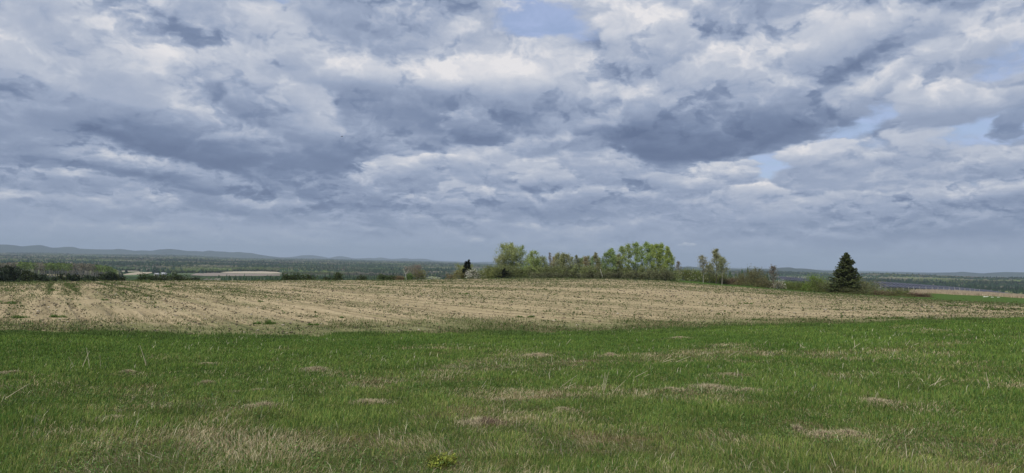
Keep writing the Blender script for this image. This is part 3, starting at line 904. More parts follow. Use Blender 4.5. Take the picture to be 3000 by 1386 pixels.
for px, top, pw, leaf, label, kw in (
    (1176, 806, 34, (.105, .078, .042), 'low orange-brown shrub at the foot of the white forked trunk', {}),
    (1200, 800, 22, (.085, .125, .04), 'small green shrub right of the white forked trunk', {}),
    (1228, 784, 46, (.125, .122, .048), 'rounded tawny shrub right of the white forked trunk', dict(n=820)),
    (1275, 809, 44, WHITE, 'dome-shaped white-blossomed bush standing alone on the crest', dict(n=620, back=1.0, accent=((.20, .24, .10), .45))),
    (1252, 817, 22, (.06, .085, .03), 'small dark green bush left of the white-blossomed dome', {}),
    (1322, 800, 40, (.12, .10, .055), 'low twiggy brown shrub left of the two dark cedars', dict(n=340)),
    (1346, 787, 40, (.125, .115, .045), 'olive-brown shrub leaning against the left dark cedar', dict(n=480)),
    (1388, 788, 40, WHITE, 'tall white-blossomed shrub right of the dark cedars', dict(n=900, back=2.5, accent=((.11, .125, .06), .52), leaf_size=.3)),
    (1396, 800, 34, (.10, .105, .055), 'grey-green shrub below the white blossom', {}),
    (1412, 790, 44, (.126, .138, .046), 'yellow-olive shrub with pale blossom along its top', dict(n=640, accent=((.6, .6, .5), .10))),
    (1432, 784, 44, (.126, .138, .044), 'tall yellow-olive shrub left of the big spreading tree', dict(n=700, accent=((.6, .6, .5), .08))),
    (1452, 776, 40, (.120, .132, .046), 'upright olive shrub against the foot of the big spreading tree', dict(n=620)),
    (2004, 784, 50, (.092, .105, .030), 'green-brown shrub right of the end of the aspen stand', dict(n=640)),
    (2024, 792, 40, (.092, .090, .048), 'tawny twiggy shrub between the aspen stand and the thin pale tree', dict(n=420)),
    (2042, 786, 48, (.092, .118, .026), 'green shrub with pale blossom left of the thin pale tree', dict(n=640, accent=((.45, .45, .33), .12))),
    (2070, 794, 46, (.082, .090, .030), 'olive shrub below the thin pale tree', dict(n=560)),
    (2094, 800, 46, (.078, .080, .030), 'dark olive shrub below the tall pointed tree', dict(n=560)),
    (2113, 800, 40, (.095, .110, .030), 'greenish shrub right of the tall pointed tree', dict(n=520)),
    (2137, 812, 40, (.085, .070, .044), 'red-brown thicket of dead canes in the hedge', dict(n=440, bark=(.16, .10, .07))),
    (2160, 810, 44, (.088, .072, .044), 'red-brown thicket of dead canes left of the domed bush', dict(n=460, bark=(.16, .10, .07))),
    (2196, 793, 70, (.090, .082, .036), 'large domed olive-brown bush in the middle of the hedge', dict(n=1000)),
    (2214, 781, 60, (.088, .088, .044), 'pointed brown twiggy crown rising from the domed bush', dict(n=520, shape='cone')),
    (2236, 812, 40, (.085, .078, .036), 'right shoulder bush of the large domed bush', dict(n=460)),
    (2262, 822, 32, (.080, .075, .042), 'small brown bush at the foot of the thin brown tree', dict(n=300)),
    (2284, 822, 32, (.11, .10, .06), 'low bush with a spray of white blossom on its top', dict(n=340, accent=((.75, .74, .62), .30))),
    (2312, 822, 48, (.072, .092, .022), 'low dark green rounded bush right of the white blossom', dict(n=560)),
    (2345, 822, 52, (.075, .086, .026), 'low olive bush in the middle of the green hedge', dict(n=560)),
    (2386, 802, 62, (.088, .125, .026), 'tall bright green rounded bush left of the spruce', dict(n=1000)),
    (2402, 817, 56, (.085, .095, .032), 'olive bush between the bright rounded bush and the spruce', dict(n=620)),
    (2432, 828, 50, (.080, .086, .034), 'low olive bush at the left foot of the spruce', dict(n=480)),
    (2470, 838, 80, (.062, .066, .024), 'low dark bush growing in front of the spruce', dict(n=620, back=12)),
    (2505, 840, 60, (.064, .070, .026), 'low dark bush at the right foot of the spruce', dict(n=520, back=12)),
    (2548, 815, 66, (.098, .100, .046), 'pale olive twiggy bush right of the spruce', dict(n=620)),
    (2522, 822, 50, (.095, .105, .045), 'grey-green bush behind the right side of the spruce', dict(n=480, back=20)),
    (2640, 842, 62, (.088, .088, .034), 'round olive bush standing before the solar panels', dict(n=640, back=17)),
):
    shrub(px, top, pw, leaf, label, **{'back': float(c3d(px)) * rng.uniform(.8, 1.0) if px > 1990 else rng.uniform(4, 9), **kw})
RB = (.098, .070, .048)
for px in (2566, 2580, 2596, 2610, 2668, 2684, 2700, 2714):
    shrub(px, 849 + (px - 2566) * .055, 26, np.array(RB) * rng.uniform(.8, 1.15), 'patch of red-brown dead stalks beside the round olive bush before the solar panels', back=19,
          group='red-brown dead stalks by the hedge', n=260, name='dead_stalk_thicket', bark=(.17, .10, .075), leaf_size=.2, limbs=30, rise=2.0, cat='thicket')
# left of the crest, just beyond the edge of the field
for px, top, pw, leaf, label, bk in (
    (1125, 802, 40, (.085, .118, .038), 'pale green leafy bush, left of a pair beyond the crest', 30), (1152, 806, 34, (.080, .110, .036), 'pale green lower bush, right of a pair beyond the crest', 30),
    (845, 801, 44, (.052, .072, .020), 'dark olive tree-like bush, left one of three beyond the field', 45), (872, 798, 50, (.058, .080, .022), 'dark olive bush, tallest of three beyond the field', 45),
    (906, 804, 40, (.052, .070, .022), 'dark olive bush, right one of three beyond the field', 45), (992, 798, 34, (.055, .075, .022), 'lone dark green bush beyond the middle of the left field edge', 60),
    (958, 810, 26, (.050, .066, .024), 'small dark bush left of the lone dark green bush', 50), (1062, 806, 40, (.050, .064, .024), 'dark low bush beyond the crest left of the pale green pair', 60),
    (422, 800, 36, (.050, .072, .020), 'green bush left of the two white barns', 90), (447, 805, 40, (.045, .066, .022), 'dark green bush just below the left barn', 90),
    (470, 803, 40, (.058, .078, .022), 'green tree between the two white barns', 90), (508, 798, 46, (.050, .076, .020), 'rounded green tree right of the two white barns', 90),
    (530, 803, 40, (.048, .068, .022), 'green tree on the right side of the rounded green one', 90), (556, 812, 30, (.052, .075, .024), 'low green bush right of the barns', 90),
    (582, 812, 26, (.030, .044, .022), 'small dark round tree on the edge of the grey valley field', 90)):
    loc, h, D = spot(px, bk, top)
    deciduous('bush', loc, h, wid(pw, D), leaf, BK_DARK, label, 'bush', None, leaves=1300, leaf_size=.36, first=.05, shape='dome', stems=3, limbs=24, parts=('stems', 'foliage'), fill=.5)
# dark hedge at the far left
HL = 'dark tree of the hedge beyond the far left end of the field'
for k in range(46):
    px = -60 + k * 9.4 + rng.uniform(-4, 4)
    px_ = max(px, 0)
    top = np.interp(px_, [0, 60, 100, 140, 175, 220, 340], [775, 782, 800, 806, 804, 806, 806]) + rng.uniform(-4, 9)
    if 300 < px < 345: top = rng.uniform(798, 804)
    D = float(c2d(px_)) + rng.uniform(110, 170); a = col_az(px)
    x, y = D * math.sin(a), D * math.cos(a); z = gz(x, y)
    h = EYE + D * tan_el(px, top) - z
    leaf = np.array((.040, .056, .030)) * rng.uniform(.7, 1.5) if rng.uniform() < .62 else np.array((.048, .062, .022)) * rng.uniform(.8, 1.2)
    if rng.uniform() < .3:
        conifer('dark_conifer', (x, y, z), h, wid(15, D), (.020, .032, .018), 'pointed dark conifer in the hedge beyond the far left end of the field', 'conifers of the far left hedge', tiers=12, per=7, density=.45)
    else:
        deciduous('hedge_tree', (x, y, z), h, wid(rng.uniform(16, 26), D), leaf, BK_DARK, HL, 'tree', 'trees of the far left hedge', leaves=800, leaf_size=.5, first=.08, limbs=20, stems=2, fill=.3)

# conifers
def fir(px, top, pw, back, **kw):
    loc, h, D = spot(px, back, top)
    return conifer('spruce_tree' if 'nm' not in kw else kw.pop('nm'), loc, h, wid(pw, D), **kw)
fir(2479, 740, 88, 15, col=(.085, .102, .038), label='large dark green spruce standing tall above the hedge', tiers=36, per=17, shape=.80, irregular=.26)
fir(1474, 786, 56, 3, col=(.014, .019, .012), label='small dark spruce in front of the big spreading tree', tiers=14, per=9, shape=.7, irregular=.35, lean=.12)
fir(1374, 760, 17, 6, col=(.014, .022, .012), label='taller narrow dark cedar of the pair left of the tree row', tiers=24, per=9, shape=.42, nm='cedar_tree')
fir(1361, 765, 19, 5, col=(.014, .021, .012), label='shorter leaning dark cedar of the pair left of the tree row', tiers=22, per=9, shape=.40, lean=.10, nm='cedar_tree')

# ------------------------------------------------------------------ fields, woods and barns of the valley
def to_px(x, y, z):
    d = np.stack([x, y, z - EYE], -1)
    r = d @ np.array(CR); u = d @ np.array(CU); f = d @ np.array(CF)
    return W0 / 2 + FPX * r / f, H0 / 2 - FPX * u / f

def in_poly(px, py, poly):
    ins = np.zeros(px.shape, bool); n = len(poly)
    for i in range(n):
        x1, y1 = poly[i]; x2, y2 = poly[(i + 1) % n]
        c = ((y1 > py) != (y2 > py)) & (px < (x2 - x1) * (py - y1) / (y2 - y1 + 1e-12) + x1)
        ins ^= c
    return ins

VF = []      # outlines of the open fields in the valley
def valley_field(poly, col, dmin=600.):
    VF.append(poly)
    # a sheet cut into columns, laid on the ground
    xs = np.arange(min(p[0] for p in poly), max(p[0] for p in poly) + .1, 4.0)
    mb = MB(); rows = []
    for x in xs:
        ys = []
        for i in range(len(poly)):
            (x1, y1), (x2, y2) = poly[i], poly[(i + 1) % len(poly)]
            if (x1 <= x < x2) or (x2 <= x < x1): ys.append(y1 + (x - x1) / (x2 - x1) * (y2 - y1))
        if len(ys) < 2: continue
        a = azel(x, (min(ys) + max(ys)) / 2)[0]
        da = ground_hit(x, max(ys), dmin)[:2]; db = ground_hit(x, min(ys), dmin)[:2]
        d1, d2 = math.hypot(*da), math.hypot(*db)
        D = np.linspace(d1, max(d2, d1 + 5), 10)
        A = np.full_like(D, a)
        rows.append(np.stack([D * np.sin(A), D * np.cos(A), zpolar(A, D) + .5], -1))
    v = np.array(rows); n, k = v.shape[:2]
    i = np.arange(n - 1)[:, None] * k; j = np.arange(k - 1)[None]
    q = np.stack([i + j, i + k + j, i + k + j + 1, i + j + 1], -1).reshape(-1, 4)
    mb.add(v.reshape(-1, 3), q=q, c=col)
    return tag(mb.build('valley_field', M_VFIELD), kind='structure')

def make_vfield():
    m, g = mat('valley_field')
    a = g.n('ShaderNodeAttribute', attribute_name='tint').outputs['Color']
    p = g.n('ShaderNodeNewGeometry').outputs['Position']
    nz = g.noise(g.v('MULTIPLY', p, (1., .25, 0.)), .03, 5, .6)
    surf(g, g.mix(g.mapr(nz, .35, .65, 0., .5), a, g.v('SCALE', a, .72)), 1., 0.)
    return m
M_VFIELD = make_vfield()
for poly, col in (
    ([(646, 798.5), (662, 796.5), (715, 795), (775, 795.3), (810, 797), (832, 801.5), (790, 802.3), (700, 801.5), (660, 800)], (.39, .345, .265)),
    ([(556, 806.5), (575, 801), (616, 799.5), (640, 799.8), (700, 802.3), (800, 803.6), (826, 804.5), (826, 808), (700, 809), (600, 809)], (.24, .205, .175)),
    ([(520, 800.2), (575, 799.6), (570, 802), (556, 805), (520, 806)], (.10, .13, .07)),
    ([(355, 806), (372, 802), (405, 797), (440, 797.3), (450, 799.5), (430, 803), (390, 806)], (.36, .31, .235)),
    ([(360, 806.8), (430, 803.8), (470, 801), (500, 801), (500, 808), (400, 811), (362, 810)], (.085, .125, .06)),
    ([(340, 794), (365, 793), (410, 794), (412, 796), (360, 796.5)], (.33, .30, .23)),
    ([(112, 803.5), (150, 802.7), (180, 803.5), (200, 806.5), (300, 808), (330, 808.2), (335, 810), (250, 811), (190, 812), (140, 808)], (.30, .27, .15)),
    ([(2430, 806.5), (2445, 805.2), (2520, 805.6), (2540, 807.2), (2480, 808.2)], (.36, .33, .25)),
    ([(2556, 811), (2570, 810), (2582, 810.6), (2570, 812)], (.36, .33, .28)),
):
    valley_field(poly, col)

def blob_faces(k=0):
    """a lumpy crown of 20 faces"""
    t = (1 + 5 ** .5) / 2
    v = np.array([(-1, t, 0), (1, t, 0), (-1, -t, 0), (1, -t, 0), (0, -1, t), (0, 1, t), (0, -1, -t), (0, 1, -t), (t, 0, -1), (t, 0, 1), (-t, 0, -1), (-t, 0, 1)]) / math.hypot(1, t)
    f = np.array([(0, 11, 5), (0, 5, 1), (0, 1, 7), (0, 7, 10), (0, 10, 11), (1, 5, 9), (5, 11, 4), (11, 10, 2), (10, 7, 6), (7, 1, 8),
                  (3, 9, 4), (3, 4, 2), (3, 2, 6), (3, 6, 8), (3, 8, 9), (4, 9, 5), (2, 4, 11), (6, 2, 10), (8, 6, 7), (9, 8, 1)])
    return v, f
BV, BF = blob_faces()
CV = np.array([(math.cos(a), math.sin(a), 0) for a in np.arange(6) * math.pi / 3] + [(.55 * math.cos(a), .55 * math.sin(a), .45) for a in np.arange(6) * math.pi / 3 + .5] + [(0, 0, 1)])
CF_ = np.array([(i, (i + 1) % 6, 6 + i) for i in range(6)] + [((i + 1) % 6, 6 + (i + 1) % 6, 6 + i) for i in range(6)] + [(6 + i, 6 + (i + 1) % 6, 12) for i in range(6)])

def crowns(mb, x, y, z, w, h, conif, col):
    n = len(x)
    for sel, V, F in ((~conif, BV, BF), (conif, CV, CF_)):
        k = int(sel.sum())
        if not k: continue
        s = rng.uniform(.75, 1.3, (k, len(V), 1))
        v = V[None] * s
        th = rng.uniform(0, 6.28, k); c_, s_ = np.cos(th)[:, None], np.sin(th)[:, None]
        vx = v[..., 0] * c_ - v[..., 1] * s_; vy = v[..., 0] * s_ + v[..., 1] * c_
        W = w[sel][:, None] * .5; H = h[sel][:, None]
        if V is BV: vz = (v[..., 2] * .5 + .5) * H
        else: vz = v[..., 2] * H
        P = np.stack([x[sel][:, None] + vx * W, y[sel][:, None] + vy * W, z[sel][:, None] + vz], -1).reshape(-1, 3)
        f = (F[None] + (np.arange(k) * len(V))[:, None, None]).reshape(-1, 3)
        cc = col[sel][:, None, :] * rng.uniform(.8, 1.2, (k, len(V), 1))
        mb.add(P, t=f, c=np.clip(cc.reshape(-1, 3), 0, 1))

def woods():
    near, far = MB(), MB()
    azs, Ds = [], []
    D = 650.0
    while D < 12500:
        w = max(6.5, D * .0042)
        n = int((AZ[-1] - AZ[0]) * D / w)
        azs.append(AZ[0] + (AZ[-1] - AZ[0]) * (np.arange(n) + rng.uniform(0, 1, n)) / n)
        Ds.append(D + rng.uniform(-.5, .5, n) * w * 2.2)
        D += w * 2.0
    az = np.concatenate(azs); D = np.concatenate(Ds)
    x, y = D * np.sin(az), D * np.cos(az); z = zpolar(az, D)
    w = np.maximum(6.5, D * .0046) * rng.uniform(.8, 1.5, len(D))
    kind = fbm(x / 420., y / 420., 31, 4)
    cw = fbm(x / 260. + 9, y / 260., 47, 4)
    conif = (cw + rng.uniform(-.14, .14, len(D))) > .535
    h = np.where(conif, rng.uniform(10, 17, len(D)), rng.uniform(9, 14, len(D)))
    ca = np.array([(.060, .082, .030), (.082, .088, .050), (.092, .085, .072), (.040, .060, .028)])
    t = np.clip((kind + rng.uniform(-.07, .07, len(D)) - .33) / .34, 0, .999) * 3
    i = t.astype(int); f = (t - i)[:, None]
    col = ca[i] * (1 - f) + ca[np.minimum(i + 1, 3)] * f
    col = np.where(conif[:, None], np.array([[.020, .036, .020]]) * rng.uniform(.8, 1.4, (len(D), 1)), col * 1.25)
    patch = fbm(x / 700. + 3, y / 210., 53, 4)
    col = col * np.interp(patch, [.3, .5, .7], [.50, 1., 1.65])[:, None]
    # open ground: the fields themselves, the slope just before them, and ground that the near crest hides anyway
    p1, q1 = to_px(x, y, z + h); p2, q2 = to_px(x, y, z + h * .35)
    bad = (p1 < -260) | (p1 > 3260)
    for poly in VF:
        yb = max(p[1] for p in poly)
        for fh in (1.0, .75, .5, .25, .05):
            pp, qq = to_px(x, y, z + h * fh); hw = w * .5 * FPX / D
            for sd in (-1, 0, 1): bad |= in_poly(pp + sd * hw, qq + (1.2 if fh == 1.0 and D.min() < 0 else 0), poly)
    # clearing round the solar rows
    right = p1 > 2250
    bad |= right & (D < 1000)
    bad |= (p1 < 640) & (D < 1150)
    keep = ~bad
    for mb, sel in ((near, keep & (D < 3000)), (far, keep & (D >= 3000))):
        crowns(mb, x[sel], y[sel], z[sel] - .5, w[sel], h[sel], conif[sel], col[sel])
    tag(near.build('forest', M_FOREST), kind='stuff'); tag(far.build('forest', M_FOREST), kind='stuff')
M_FOREST = tint_mat('forest_crowns', .9, .05, transl=.15)
woods()

def stand():
    """the pale young wood with grey stems behind the far left hedge"""
    tb, cb = MB(), MB()
    for k in range(520):
        px = rng.uniform(-120, 342)
        D = rng.uniform(835, 960)
        a = col_az(px); x, y = D * math.sin(a), D * math.cos(a); z = gz(x, y)
        top = np.interp(px, [-120, 0, 60, 100, 140, 240, 290, 320, 342], [772, 772, 768, 769, 771, 772, 776, 780, 790]) + rng.uniform(-1.5, 6)
        h = max(EYE + D * tan_el(px, top) - z, 5)
        tb.tube([(x, y, z - .3), (x + rng.uniform(-.3, .3), y, z + h * .5), (x + rng.uniform(-.5, .5), y, z + h * .92)], [.22, .16, .05], 4, np.array((.26, .24, .21)) * rng.uniform(.7, 1.3))
        n = 26
        pale = vnoise(np.array([px / 38.]), np.array([3.]), 77)[0]
        lc = np.array((.150, .205, .060)) if pale < .55 else np.array((.20, .185, .135))
        cen = np.stack([x + rng.normal(size=n) * 1.5, y + rng.normal(size=n) * 1.5, z + h * (.55 + .45 * rng.uniform(0, 1, n) ** .8)], 1)
        leaf_quads(cb, cen, 1.7, lc * rng.uniform(.8, 1.2), .25)
    o = empty('woodland', (0, 0, 0), 'pale young wood of grey stems and fresh green crowns beyond the far left hedge', 'wood')
    o['kind'] = 'stuff'
    tb.build('trunks', M_BARK, o); cb.build('crowns', M_LEAF, o)
stand()

def barn(px, py, D, L, Wd, H, rh, rz, label):
    a = col_az(px); x, y = D * math.sin(a), D * math.cos(a); z = EYE + D * tan_el(px, py) - H * .35
    root = empty('barn', (x, y, z), label, 'barn', rz=rz)
    b = MB(); b.box((-L / 2, -Wd / 2, -4), (L / 2, Wd / 2, H), (.38, .38, .38))
    b.add([(-L / 2, -Wd / 2, H), (-L / 2, Wd / 2, H), (-L / 2, 0, H + rh), (L / 2, -Wd / 2, H), (L / 2, Wd / 2, H), (L / 2, 0, H + rh)], t=[(0, 2, 1), (3, 4, 5)], c=(.38, .38, .38))
    b.build('wall', M_PAINT, root)
    r = MB(); e = .5
    for s in (-1, 1):
        o1 = np.array([(-L / 2 - e, s * (Wd / 2 + e), H - rh * .12), (L / 2 + e, s * (Wd / 2 + e), H - rh * .12), (L / 2 + e, 0, H + rh + .05), (-L / 2 - e, 0, H + rh + .05)])
        r.add(np.concatenate([o1, o1 + (0, 0, .25)]), q=[(4, 5, 6, 7), (0, 3, 2, 1), (0, 1, 5, 4), (1, 2, 6, 5), (2, 3, 7, 6), (3, 0, 4, 7)], c=(.40, .41, .43))
    r.build('roof', M_PAINT, root)
    d = MB(); d.box((-1.1, -Wd / 2 - .06, -.2), (1.1, -Wd / 2 - .01, 2.3), (.16, .13, .11)); d.build('door', M_PAINT, root)
barn(461, 807.2, 1250, 6.5, 5, 2.8, 1.9, R(65), 'small white-roofed barn beyond the field, left of a green tree')
barn(483, 806.8, 1250, 7.5, 5.5, 3.2, 2.2, R(10), 'larger white-roofed barn beyond the field, left of the rounded green tree')

# ------------------------------------------------------------------ solar rows
def make_panel():
    m, g = mat('solar_glass')
    a = g.n('ShaderNodeAttribute', attribute_name='tint').outputs['Color']
    surf(g, a, .42, .22)
    return m
M_PANEL = make_panel(); M_STEEL = tint_mat('galvanised_steel', .6, .25)

def solar_row(p0, p1, n, label, slope=4.2, tilt=R(28), post=1.25, legs=True):
    p0, p1 = np.array(p0[:2]), np.array(p1[:2])
    L = np.linalg.norm(p1 - p0); d = (p1 - p0) / L
    root = empty('solar_array', (p0[0], p0[1], gz(*p0)), label, 'solar array', 'rows of solar panels beyond the field')
    nrm = np.array([d[1], -d[0]])                     # the low side, towards the sun
    if nrm @ -p0 < 0: nrm = -nrm
    tables, frames, posts = MB(), MB(), MB()
    step = L / n; q0 = np.array([p0[0], p0[1], gz(*p0)])
    for k in range(n):
        for half in range(2):
            a0 = step * (k + half * .5) + .06; a1 = step * (k + half * .5 + .5) - .06
            for tier in range(2):
                s0 = slope * (tier * .5) + .04; s1 = slope * (tier * .5 + .5) - .04
                v = []
                for al, sl in ((a0, s0), (a1, s0), (a1, s1), (a0, s1)):
                    c = p0 + d * al + nrm * (slope * .5 - sl) * math.cos(tilt)
                    zc = gz(*(p0 + d * (step * (k + .5))))
                    v.append((c[0] - q0[0], c[1] - q0[1], zc - q0[2] + post + sl * math.sin(tilt)))
                v = np.array(v); up = np.array([nrm[0] * math.sin(tilt), nrm[1] * math.sin(tilt), math.cos(tilt)]) * .05
                bl = np.array((.045, .046, .066)) * rng.uniform(.8, 1.25)
                tables.add(np.concatenate([v, v - up]), q=[(0, 1, 2, 3), (7, 6, 5, 4), (0, 4, 5, 1), (1, 5, 6, 2), (2, 6, 7, 3), (3, 7, 4, 0)], c=bl)
        # rail along the slope between tables, and two posts
        al = step * k
        base = p0 + d * al; zc = gz(*base) - q0[2]
        lo = np.array([*(base + nrm * slope * .5 * math.cos(tilt) - q0[:2]), zc + post]); hi = np.array([*(base - nrm * slope * .5 * math.cos(tilt) - q0[:2]), zc + post + slope * math.sin(tilt)])
        frames.tube([lo, hi], .06, 4, (.20, .20, .21))
        if legs:
            for f_ in (.25, .75):
                t = lo + (hi - lo) * f_
                posts.tube([(t[0], t[1], zc - .3), (t[0], t[1], t[2])], .07, 4, (.30, .30, .31))
    tables.build('panel', M_PANEL, root); frames.build('rail', M_STEEL, root)
    if legs: posts.build('post', M_STEEL, root)

def pt(px, D):
    x, y, z = at_px(px, D); return (x, y, z)
SOL = 'row of dark blue solar panels on steel posts'
solar_row(pt(2588, 298), pt(2930, 520), 42, 'front row of dark solar panels standing right behind the straw strip')
solar_row(pt(2572, 318), pt(2960, 570), 40, 'second row of solar panels, its tops just showing above the front row')
solar_row(pt(2575, 345), pt(2800, 480), 24, 'third row of solar panels, short and mostly hidden behind the second row')
solar_row(pt(2925, 512), pt(3150, 760), 34, 'far dark row of solar panels running out of the picture behind the straw strip')
solar_row(pt(2286, 430), pt(2392, 470), 13, 'row of solar panels seen through the gap left of the bright rounded bush')
solar_row(pt(2290, 455), pt(2400, 500), 13, 'second row of solar panels behind the gap left of the bright rounded bush')

# fence of pale posts between straw and panels
fr = empty('wire_fence', pt(2676, 246), 'wire fence on pale posts in front of the solar panels', 'fence')
fx, fy, fz_ = pt(2676, 246)
tops = []
for k, px in enumerate([2575, 2593, 2611, 2629, 2647, 2662, 2677, 2695, 2713, 2731, 2748, 2765, 2781, 2797, 2812, 2827, 2842, 2856, 2870]):
    D = 246 + max(0, (px - 2700)) * .12
    x, y, z = pt(px, D)
    mb = MB(); mb.tube([(x - fx, y - fy, z - fz_ - .3), (x - fx, y - fy, z - fz_ + 1.5)], .055, 6, (.52, .50, .44))
    mb.build('post', M_PAINT, fr)
    tops.append((x - fx, y - fy, z - fz_))
tops = np.array(tops)
for k, hh in enumerate((.35, .75, 1.1, 1.42)):
    mb = MB(); mb.tube(tops + (0, 0, hh), .008, 3, (.35, .35, .34)); mb.build('wire', M_STEEL, fr)

# standing dead grass on the straw strip
def straw_strip():
    n = 26000
    px = rng.uniform(2665, 3200, n)
    az = np.interp(px, NPX, AZ)
    lo = np.interp(px, NPX, B3); hi = np.interp(px, NPX, B4)
    D = lo + (hi - lo) * rng.uniform(0, 1, n)
    x, y = D * np.sin(az), D * np.cos(az); z = zpolar(az, D)
    h = rng.uniform(.35, .9, n); w = rng.uniform(.05, .12, n)
    th = rng.uniform(0, 6.28, n)
    dx, dy = np.cos(th) * w, np.sin(th) * w
    lx, ly = rng.normal(size=n) * .2 * h, rng.normal(size=n) * .2 * h
    v = np.stack([np.stack([x - dx, y - dy, z - .03], -1), np.stack([x + dx, y + dy, z - .03], -1), np.stack([x + lx, y + ly, z + h], -1)], 1).reshape(-1, 3)
    c = np.array((.45, .375, .265)) * rng.uniform(.7, 1.2, (n, 1))
    mb = MB(); mb.add(v, t=np.arange(n * 3).reshape(-1, 3), c=np.repeat(c, 3, 0))
    tag(mb.build('dead_grass', M_STRAW), kind='stuff')
straw_strip()

# pale stones in the green meadow at the far right
for px, py, s, label in ((2886, 870.6, .36, 'low flat pale stone, leftmost in the green meadow at the far right'), (2892, 869.8, .26, 'pale stone with a raised tip beside the low flat one in the far meadow'),
                         (2907, 871.6, .25, 'pale angular stone in the middle of the far meadow group'), (2925, 871.8, .22, 'small round pale stone, last to the right in the far meadow group')):
    x, y, z = ground_hit(px, py, 160)
    v = BV * rng.uniform(.75, 1.25, (12, 1)) * np.array([1.7, 1.1, .50]) * s
    mb = MB(); mb.add(v, t=BF, c=(.62, .62, .52))
    o = mb.build('stone', M_PAINT); o.location = (x, y, z + s * .15); tag(o, label, 'stone', 'pale stones in the far meadow')

# the bird
def bird():
    D = 115.; d = ray(1002, 400); p = d * (D / math.hypot(d.x, d.y))
    root = empty('bird', (p.x, p.y, EYE + p.z), 'small dark bird gliding in front of the grey clouds', 'bird', rz=R(15))
    b = MB()
    t = np.linspace(0, 1, 9)
    b.tube(np.stack([-.16 + .32 * t, 0 * t, .02 * np.sin(t * 3)], 1), .045 * np.sin(np.clip(t, .04, .97) * math.pi) ** .7 + .006, 8, (.035, .033, .033))
    b.add([(-.15, 0, .0), (-.27, .05, .0), (-.27, -.05, .0), (-.15, 0, .015)], t=[(0, 1, 2), (3, 2, 1), (0, 3, 1), (0, 2, 3)], c=(.03, .03, .03))
    b.build('body', M_PAINT, root)
    for s in (-1, 1):
        w = MB()
        pr = [(.06, .03, .02), (.07, .16, .08), (.02, .30, .05), (-.05, .38, .0), (-.04, .28, .035), (-.07, .15, .06), (-.06, .03, .015)]
        top = np.array([(x, s * y, z) for x, y, z in pr]); bot = top - (0, 0, .012)
        n = len(pr)
        w.add(np.concatenate([top, bot]), q=[(0, 1, 5, 6), (1, 2, 4, 5), (13, 12, 8, 7), (12, 11, 9, 8)] + [(i, i + n, (i + 1) % n + n, (i + 1) % n) for i in range(n)], t=[(2, 3, 4), (11, 10, 9)], c=(.032, .03, .03))
        w.build('wing', M_PAINT, root)
bird()

# ------------------------------------------------------------------ grass of the meadow
def blades(mb, x, y, z, h, w, lean, head, col, tipcol=None, segs=2):
    """upright tapering blades, one bend each"""
    n = len(x)
    th = rng.uniform(0, 6.283, n)
    wx, wy = np.cos(th) * w * .5, np.sin(th) * w * .5
    lx, ly = np.cos(head) * lean * h, np.sin(head) * lean * h
    b0 = np.stack([x - wx, y - wy, z - .015], -1); b1 = np.stack([x + wx, y + wy, z - .015], -1)
    mz = z + h * .58 * np.sqrt(np.clip(1 - (lean * .45) ** 2, .1, 1))
    m0 = np.stack([x + lx * .38 - wx * .8, y + ly * .38 - wy * .8, mz], -1); m1 = np.stack([x + lx * .38 + wx * .8, y + ly * .38 + wy * .8, mz], -1)
    tp = np.stack([x + lx, y + ly, z + h * np.sqrt(np.clip(1 - lean ** 2 * .55, .08, 1))], -1)
    v = np.stack([b0, b1, m0, m1, tp], 1).reshape(-1, 3)
    k = np.arange(n)[:, None] * 5
    q = k + np.array([[0, 1, 3, 2]]); t = k + np.array([[2, 3, 4]])
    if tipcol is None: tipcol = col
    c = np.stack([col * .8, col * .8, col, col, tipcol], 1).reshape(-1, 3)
    mb.add(v, q=q, t=t, c=np.clip(c, 0, 1))

def dryness(x, y):
    """share of dead thatch at a place: worn patches, mostly in the nearer half of the meadow"""
    D = np.hypot(x, y)
    p = fbm(x * .42, y * .62, 61, 5, .58)
    big = fbm(x * .13 + 5, y * .2, 67, 3)
    near = np.interp(D, [4, 8, 12, 15, 19, 26], [.075, .075, .035, -.05, -.13, -.16])
    # greener to the far right, drier in the middle and left of the near meadow
    side = np.interp(np.arctan2(x, y), [-.6, -.42, -.25, -.05, .1, .3, .5, .65], [-.01, -.005, .03, .045, .03, .02, .005, .01])
    s = p * .75 + big * .25 + near + side
    return np.clip((s - .485) / .20, 0, .88) ** 1.15

def scatter(n, power, d0=3.4, extra=.0):
    """points over the meadow, thinning with distance"""
    az = rng.uniform(-.95, .95, n * 2)
    u = rng.uniform(0, 1, n * 2)
    dmax = np.interp(az, AZ, B1) + extra + 2.6 * (fbm(az * 22, az * 0, 3, 5) - .5)
    e = 2 - power
    D = (d0 ** e + u * (32 ** e - d0 ** e)) ** (1 / e)
    ok = D < dmax
    az, D = az[ok][:n], D[ok][:n]
    return D * np.sin(az), D * np.cos(az), D

